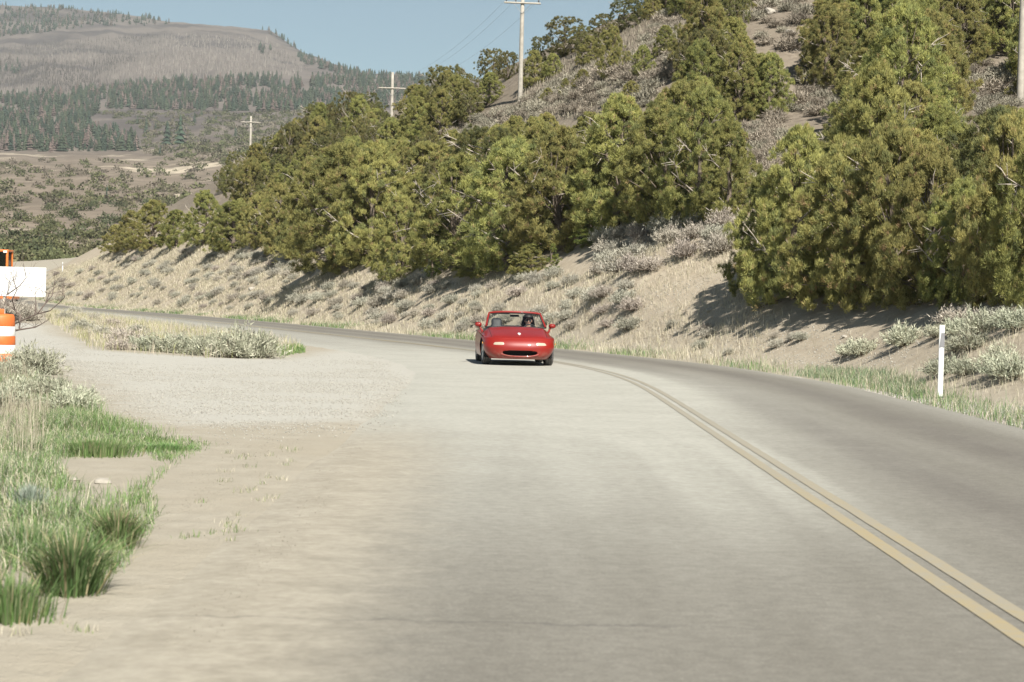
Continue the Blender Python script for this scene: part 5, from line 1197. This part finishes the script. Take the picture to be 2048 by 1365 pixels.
def far_material():
    m, nt, b = nodes_of('far_scrub'); pos = geo_pos(nt)
    big = noise(nt, 0.004, 5, 0.6, pos); mid = noise(nt, 0.02, 5, 0.65, pos); fine = noise(nt, 0.11, 4, 0.7, pos)
    el = attr(nt, 'dist').outputs['Fac']
    near = mixc(nt, rampv(nt, mid, 0.35, 0.65), (0.18, 0.148, 0.118), (0.255, 0.21, 0.165))
    near = mixc(nt, rampv(nt, noise(nt, 0.012, 4, .6, pos), 0.60, 0.66), near, (0.50, 0.43, 0.33))
    mesa = mixc(nt, rampv(nt, big, 0.46, 0.60), (0.158, 0.136, 0.124), (0.078, 0.069, 0.071))
    mesa = mixc(nt, rampv(nt, mid, 0.62, 0.72, 0, .5), mesa, (0.215, 0.19, 0.16))
    c = mixc(nt, rampv(nt, el, 1100, 2300), near, mesa)
    c = mixc(nt, rampv(nt, fine, 0.4, 0.7, 0, .45), c, (0.11, 0.10, 0.075))
    nt.links.new(c, b.inputs['Base Color']); b.inputs['Roughness'].default_value = 1.0; b.inputs['Specular IOR Level'].default_value = 0.0
    return m
tag(link('hills', mesh_np('hills', FV.reshape(-1, 3), gridq(*FPX.shape)[:, ::-1], far_material(), True, {'dist': FYY.ravel()})), kind='structure')
_fys = np.geomspace(340, 4700, 500)
_fpx = np.arange(-112, 880, 4.0); _FT = far_row(*np.meshgrid(_fpx, _fys, indexing='ij'))
def far_hit(px, py):
    r = _FT[int(np.clip(round((px + 112) / 4), 0, len(_fpx) - 1))]; k = np.nonzero(r < py)[0]
    if len(k) == 0 or k[0] == 0: return None
    Y = _fys[k[0]]; return at_np(np.array(px), np.array(float(r[k[0]])), np.array(Y))
def far_scatter(poly, n, seed, gap=0.0):
    g = np.random.default_rng(seed); xs = [q[0] for q in poly]; ys = [q[1] for q in poly]; out = []; t = 0
    while len(out) < n and t < n * 6:
        t += 1; px, py = g.uniform(min(xs), max(xs)), g.uniform(min(ys), max(ys))
        if in_poly(np.array([px]), np.array([py]), poly)[0]:
            p = far_hit(px, py)
            if p is not None and (gap == 0 or float(fbm(np.array([px / 34]), np.array([py / 15]), seed + 500, 3)[0]) > gap + g.uniform(-.12, .12)): out.append(p)
    return np.array(out)
def conifer_raw(seed, tiers=6, k=8):
    g = np.random.default_rng(seed); V = []; 
    for i in range(tiers):
        z = 0.12 + 0.88 * i / tiers; r = 0.20 * (1 - z) ** 0.85 + 0.015
        for j in range(k):
            a = 2 * math.pi * (j + g.uniform(-.4, .4)) / k; rr = r * g.uniform(.6, 1.25); d = np.array([math.cos(a), math.sin(a), 0]); s = np.array([-d[1], d[0], 0]) * rr * 0.55
            top = np.array([0, 0, z + 0.16]); e = d * rr + [0, 0, z - g.uniform(0, .06)]
            V += [top, e + s, e - s]
    return np.array(V)
CON = [conifer_raw(i) for i in range(4)]
def conifers(name, P, hlo, hhi, cols, label, seed, wmul=1.0):
    g = np.random.default_rng(seed); V, C = [], []
    for p in P:
        h = g.uniform(hlo, hhi); wmul = g.uniform(.8, 1.7); a = g.uniform(0, 6.28); R_ = np.array([[math.cos(a), -math.sin(a), 0], [math.sin(a), math.cos(a), 0], [0, 0, 1]]); v = CON[int(g.integers(4))]
        V.append((v * [wmul, wmul, 1]) @ R_.T * h + p - [0, 0, .5]); c = np.array(cols[int(g.integers(len(cols)))]) * g.uniform(.75, 1.2); C.append(np.tile(c, (len(v), 1)))
    V = np.concatenate(V); tag(link(name, mesh_np(name, V, np.arange(len(V)).reshape(-1, 3), M_far, False, None, np.concatenate(C))), label, 'forest', kind='stuff')
FIR = [(0.045, 0.065, 0.045), (0.05, 0.075, 0.05), (0.04, 0.06, 0.045), (0.06, 0.08, 0.05), (0.055, 0.075, 0.05), (0.15, 0.118, 0.10), (0.13, 0.105, 0.09), (0.07, 0.085, 0.055)]
A1 = far_scatter([(-100, 212), (160, 186), (330, 168), (560, 158), (860, 160), (860, 215), (600, 226), (340, 222), (200, 218), (170, 250), (-100, 262)], 3000, 1, 0.40)
A2 = far_scatter([(-100, 255), (170, 248), (200, 264), (270, 277), (275, 303), (100, 305), (-100, 300)], 800, 2, 0.34)
conifers('conifer_belt', np.concatenate([A1, A2]), 6, 15, FIR, 'dark conifer forest belt across the far slope, with brown dead trees', 3)
A3 = far_scatter([(-100, -20), (200, 8), (338, 34), (338, 50), (180, 55), (60, 70), (-100, 90)], 800, 4, 0.40)
conifers('mesa_forest', A3, 6, 13, FIR, 'dark conifers along the left part of the mesa top', 5)
A4 = np.concatenate([far_scatter([(495, 52), (560, 60), (600, 105), (560, 80)], 40, 6), far_scatter([(590, 108), (660, 132), (720, 148), (860, 162), (860, 172), (700, 158), (600, 125)], 170, 7), far_scatter([(515, 95), (545, 95), (545, 108), (515, 108)], 8, 8), far_scatter([(0, 120), (40, 120), (40, 150), (0, 150)], 12, 9)])
conifers('ridge_conifers', A4, 9, 15, FIR, 'scattered conifers along the right shoulder of the mesa', 10)
A5 = far_scatter([(-100, 110), (200, 80), (345, 70), (540, 80), (620, 140), (560, 158), (330, 166), (160, 184), (-100, 212)], 6500, 11)
g = np.random.default_rng(12); hh = g.uniform(4, 10, len(A5)); tri = np.stack([A5 + np.stack([-g.uniform(.3, .9, len(A5)), 0 * hh, 0 * hh], 1), A5 + np.stack([g.uniform(.3, .9, len(A5)), 0 * hh, 0 * hh], 1), A5 + np.stack([g.normal(size=len(A5)) * .4, g.normal(size=len(A5)), hh], 1)], 1)
tag(link('bare_aspens', mesh_np('bare_aspens', tri.reshape(-1, 3), np.arange(len(A5) * 3).reshape(-1, 3), M_far, False, None, np.repeat((0.50 + 0.62 * sstep(.40, .56, fbm(A5[:, 0] * .004 + 9, A5[:, 2] * .012, 601, 4)))[:, None] * colmix(len(A5), [(0.165, 0.148, 0.132), (0.195, 0.176, 0.155), (0.125, 0.11, 0.102)], 13), 3, 0))), 'leafless grey aspens over the mesa slope', 'forest', kind='stuff')
def shrubs(name, P, lo, hi, cols, label, seed, k=70):
    g = np.random.default_rng(seed); n = len(P); r = g.uniform(lo, hi, n); d = g.normal(size=(n, k, 3)); d[..., 2] = np.abs(d[..., 2]) * 1.1; d = unit(d) * g.uniform(.55, 1, (n, k, 1))
    lump = 0.7 + 0.6 * g.random((n, k, 1)); c = P[:, None] + d * r[:, None, None] * lump * [1.15, 1.15, .85]
    dv = unit(d + g.normal(size=(n, k, 3)) * .8).reshape(-1, 3); rr = np.repeat(r, k)
    V, Fc = tris_from(c.reshape(-1, 3), dv, rr * g.uniform(.25, .5, n * k) * (60 / k) ** .5, rr * g.uniform(.22, .4, n * k) * (60 / k) ** .5, g)
    cc = np.array(cols)[g.integers(len(cols), size=n)] * g.uniform(.8, 1.2, (n, 1)); cc = np.repeat(cc, k, 0) * g.uniform(.7, 1.25, (n * k, 1))
    tag(link(name, mesh_np(name, V, Fc, M_far, False, None, np.repeat(cc, 3, 0))), label, 'shrubs', kind='stuff')
OAK = [(0.095, 0.10, 0.048), (0.115, 0.115, 0.055), (0.075, 0.083, 0.045), (0.13, 0.118, 0.07)]
S1 = far_scatter([(-80, 405), (40, 400), (140, 410), (260, 395), (440, 400), (440, 540), (-80, 545)], 230, 14, 0.42)
shrubs('oak_scrub', S1, 1.8, 3.4, OAK, 'dark green scrub on the lower slope at far left', 15, 150)
S2 = far_scatter([(-80, 318), (120, 322), (450, 320), (520, 240), (700, 225), (640, 330), (440, 410), (-80, 412)], 430, 16)
shrubs('slope_scrub', S2, 1.2, 3.6, OAK[:2] + [(0.17, 0.14, 0.11), (0.15, 0.125, 0.10), (0.12, 0.11, 0.07)], 'scattered scrub over the tan clearing on the far slope', 17, 46)
S3 = far_scatter([(190, 228), (350, 222), (640, 226), (560, 300), (450, 330), (290, 310), (285, 262)], 560, 18)
shrubs('clearing_scrub', S3, 2.0, 4.5, OAK[:2] + [(0.16, 0.135, 0.10), (0.13, 0.12, 0.08)], 'thin scrub in the clearing below the conifer belt', 19, 40)
M_firbark = simple('fir_bark', (0.12, 0.09, 0.07), 0.9)
for i, (px, py, hp) in enumerate([(334, 294, 52), (360, 294, 64), (320, 312, 20), (258, 304, 36), (471, 274, 20), (389, 248, 22), (432, 246, 16), (311, 260, 14), (403, 232, 16), (292, 268, 30), (213, 398, 18), (214, 384, 14), (508, 214, 18), (275, 250, 18)]):
    p = far_hit(px, py)
    if p is None: continue
    h = hp * p[1] / F; o = empty('fir_tree', p, i * 1.3); v = CON[i % 4] * h; c = np.tile(np.array(FIR[i % 5]) * 1.1, (len(v), 1))
    link('crown', mesh_np('crown', v, np.arange(len(v)).reshape(-1, 3), M_far, False, None, c), o); part('trunk', *tube([(0, 0, -.5), (0, 0, h * .5)], [h * .02, h * .008], 6), M_firbark, o)
    o['category'] = 'tree'; o['group'] = 'single firs in the far clearing'; PENDING.append((o, 'dark single fir', 'in the far clearing left of the farthest power pole', px))

# ------------------------------------------------------------------ haze
mh = bpy.data.materials.new('pale_air'); mh.use_nodes = True; nt = mh.node_tree; nt.nodes.clear()
mo = nt.nodes.new('ShaderNodeOutputMaterial'); pv = nt.nodes.new('ShaderNodeVolumePrincipled'); pv.inputs['Color'].default_value = (0.84, 0.90, 0.92, 1); pv.inputs['Density'].default_value = HAZE
nt.links.new(pv.outputs[0], mo.inputs['Volume'])
zlo = min(float(FV[..., 2].min()), float(GZ.min())) - 1.0; zhi = float(FV[..., 2].max()) + 30; xl = float(np.abs(FV[..., 0]).max()) + 20
hz = bm_obj('haze', box((0, 2560, (zlo + zhi) / 2), (2 * xl, 5300, zhi - zlo)), mh, None, False); tag(hz, 'thin pale haze in the air over the whole valley', 'haze', kind='stuff')
write_labels()
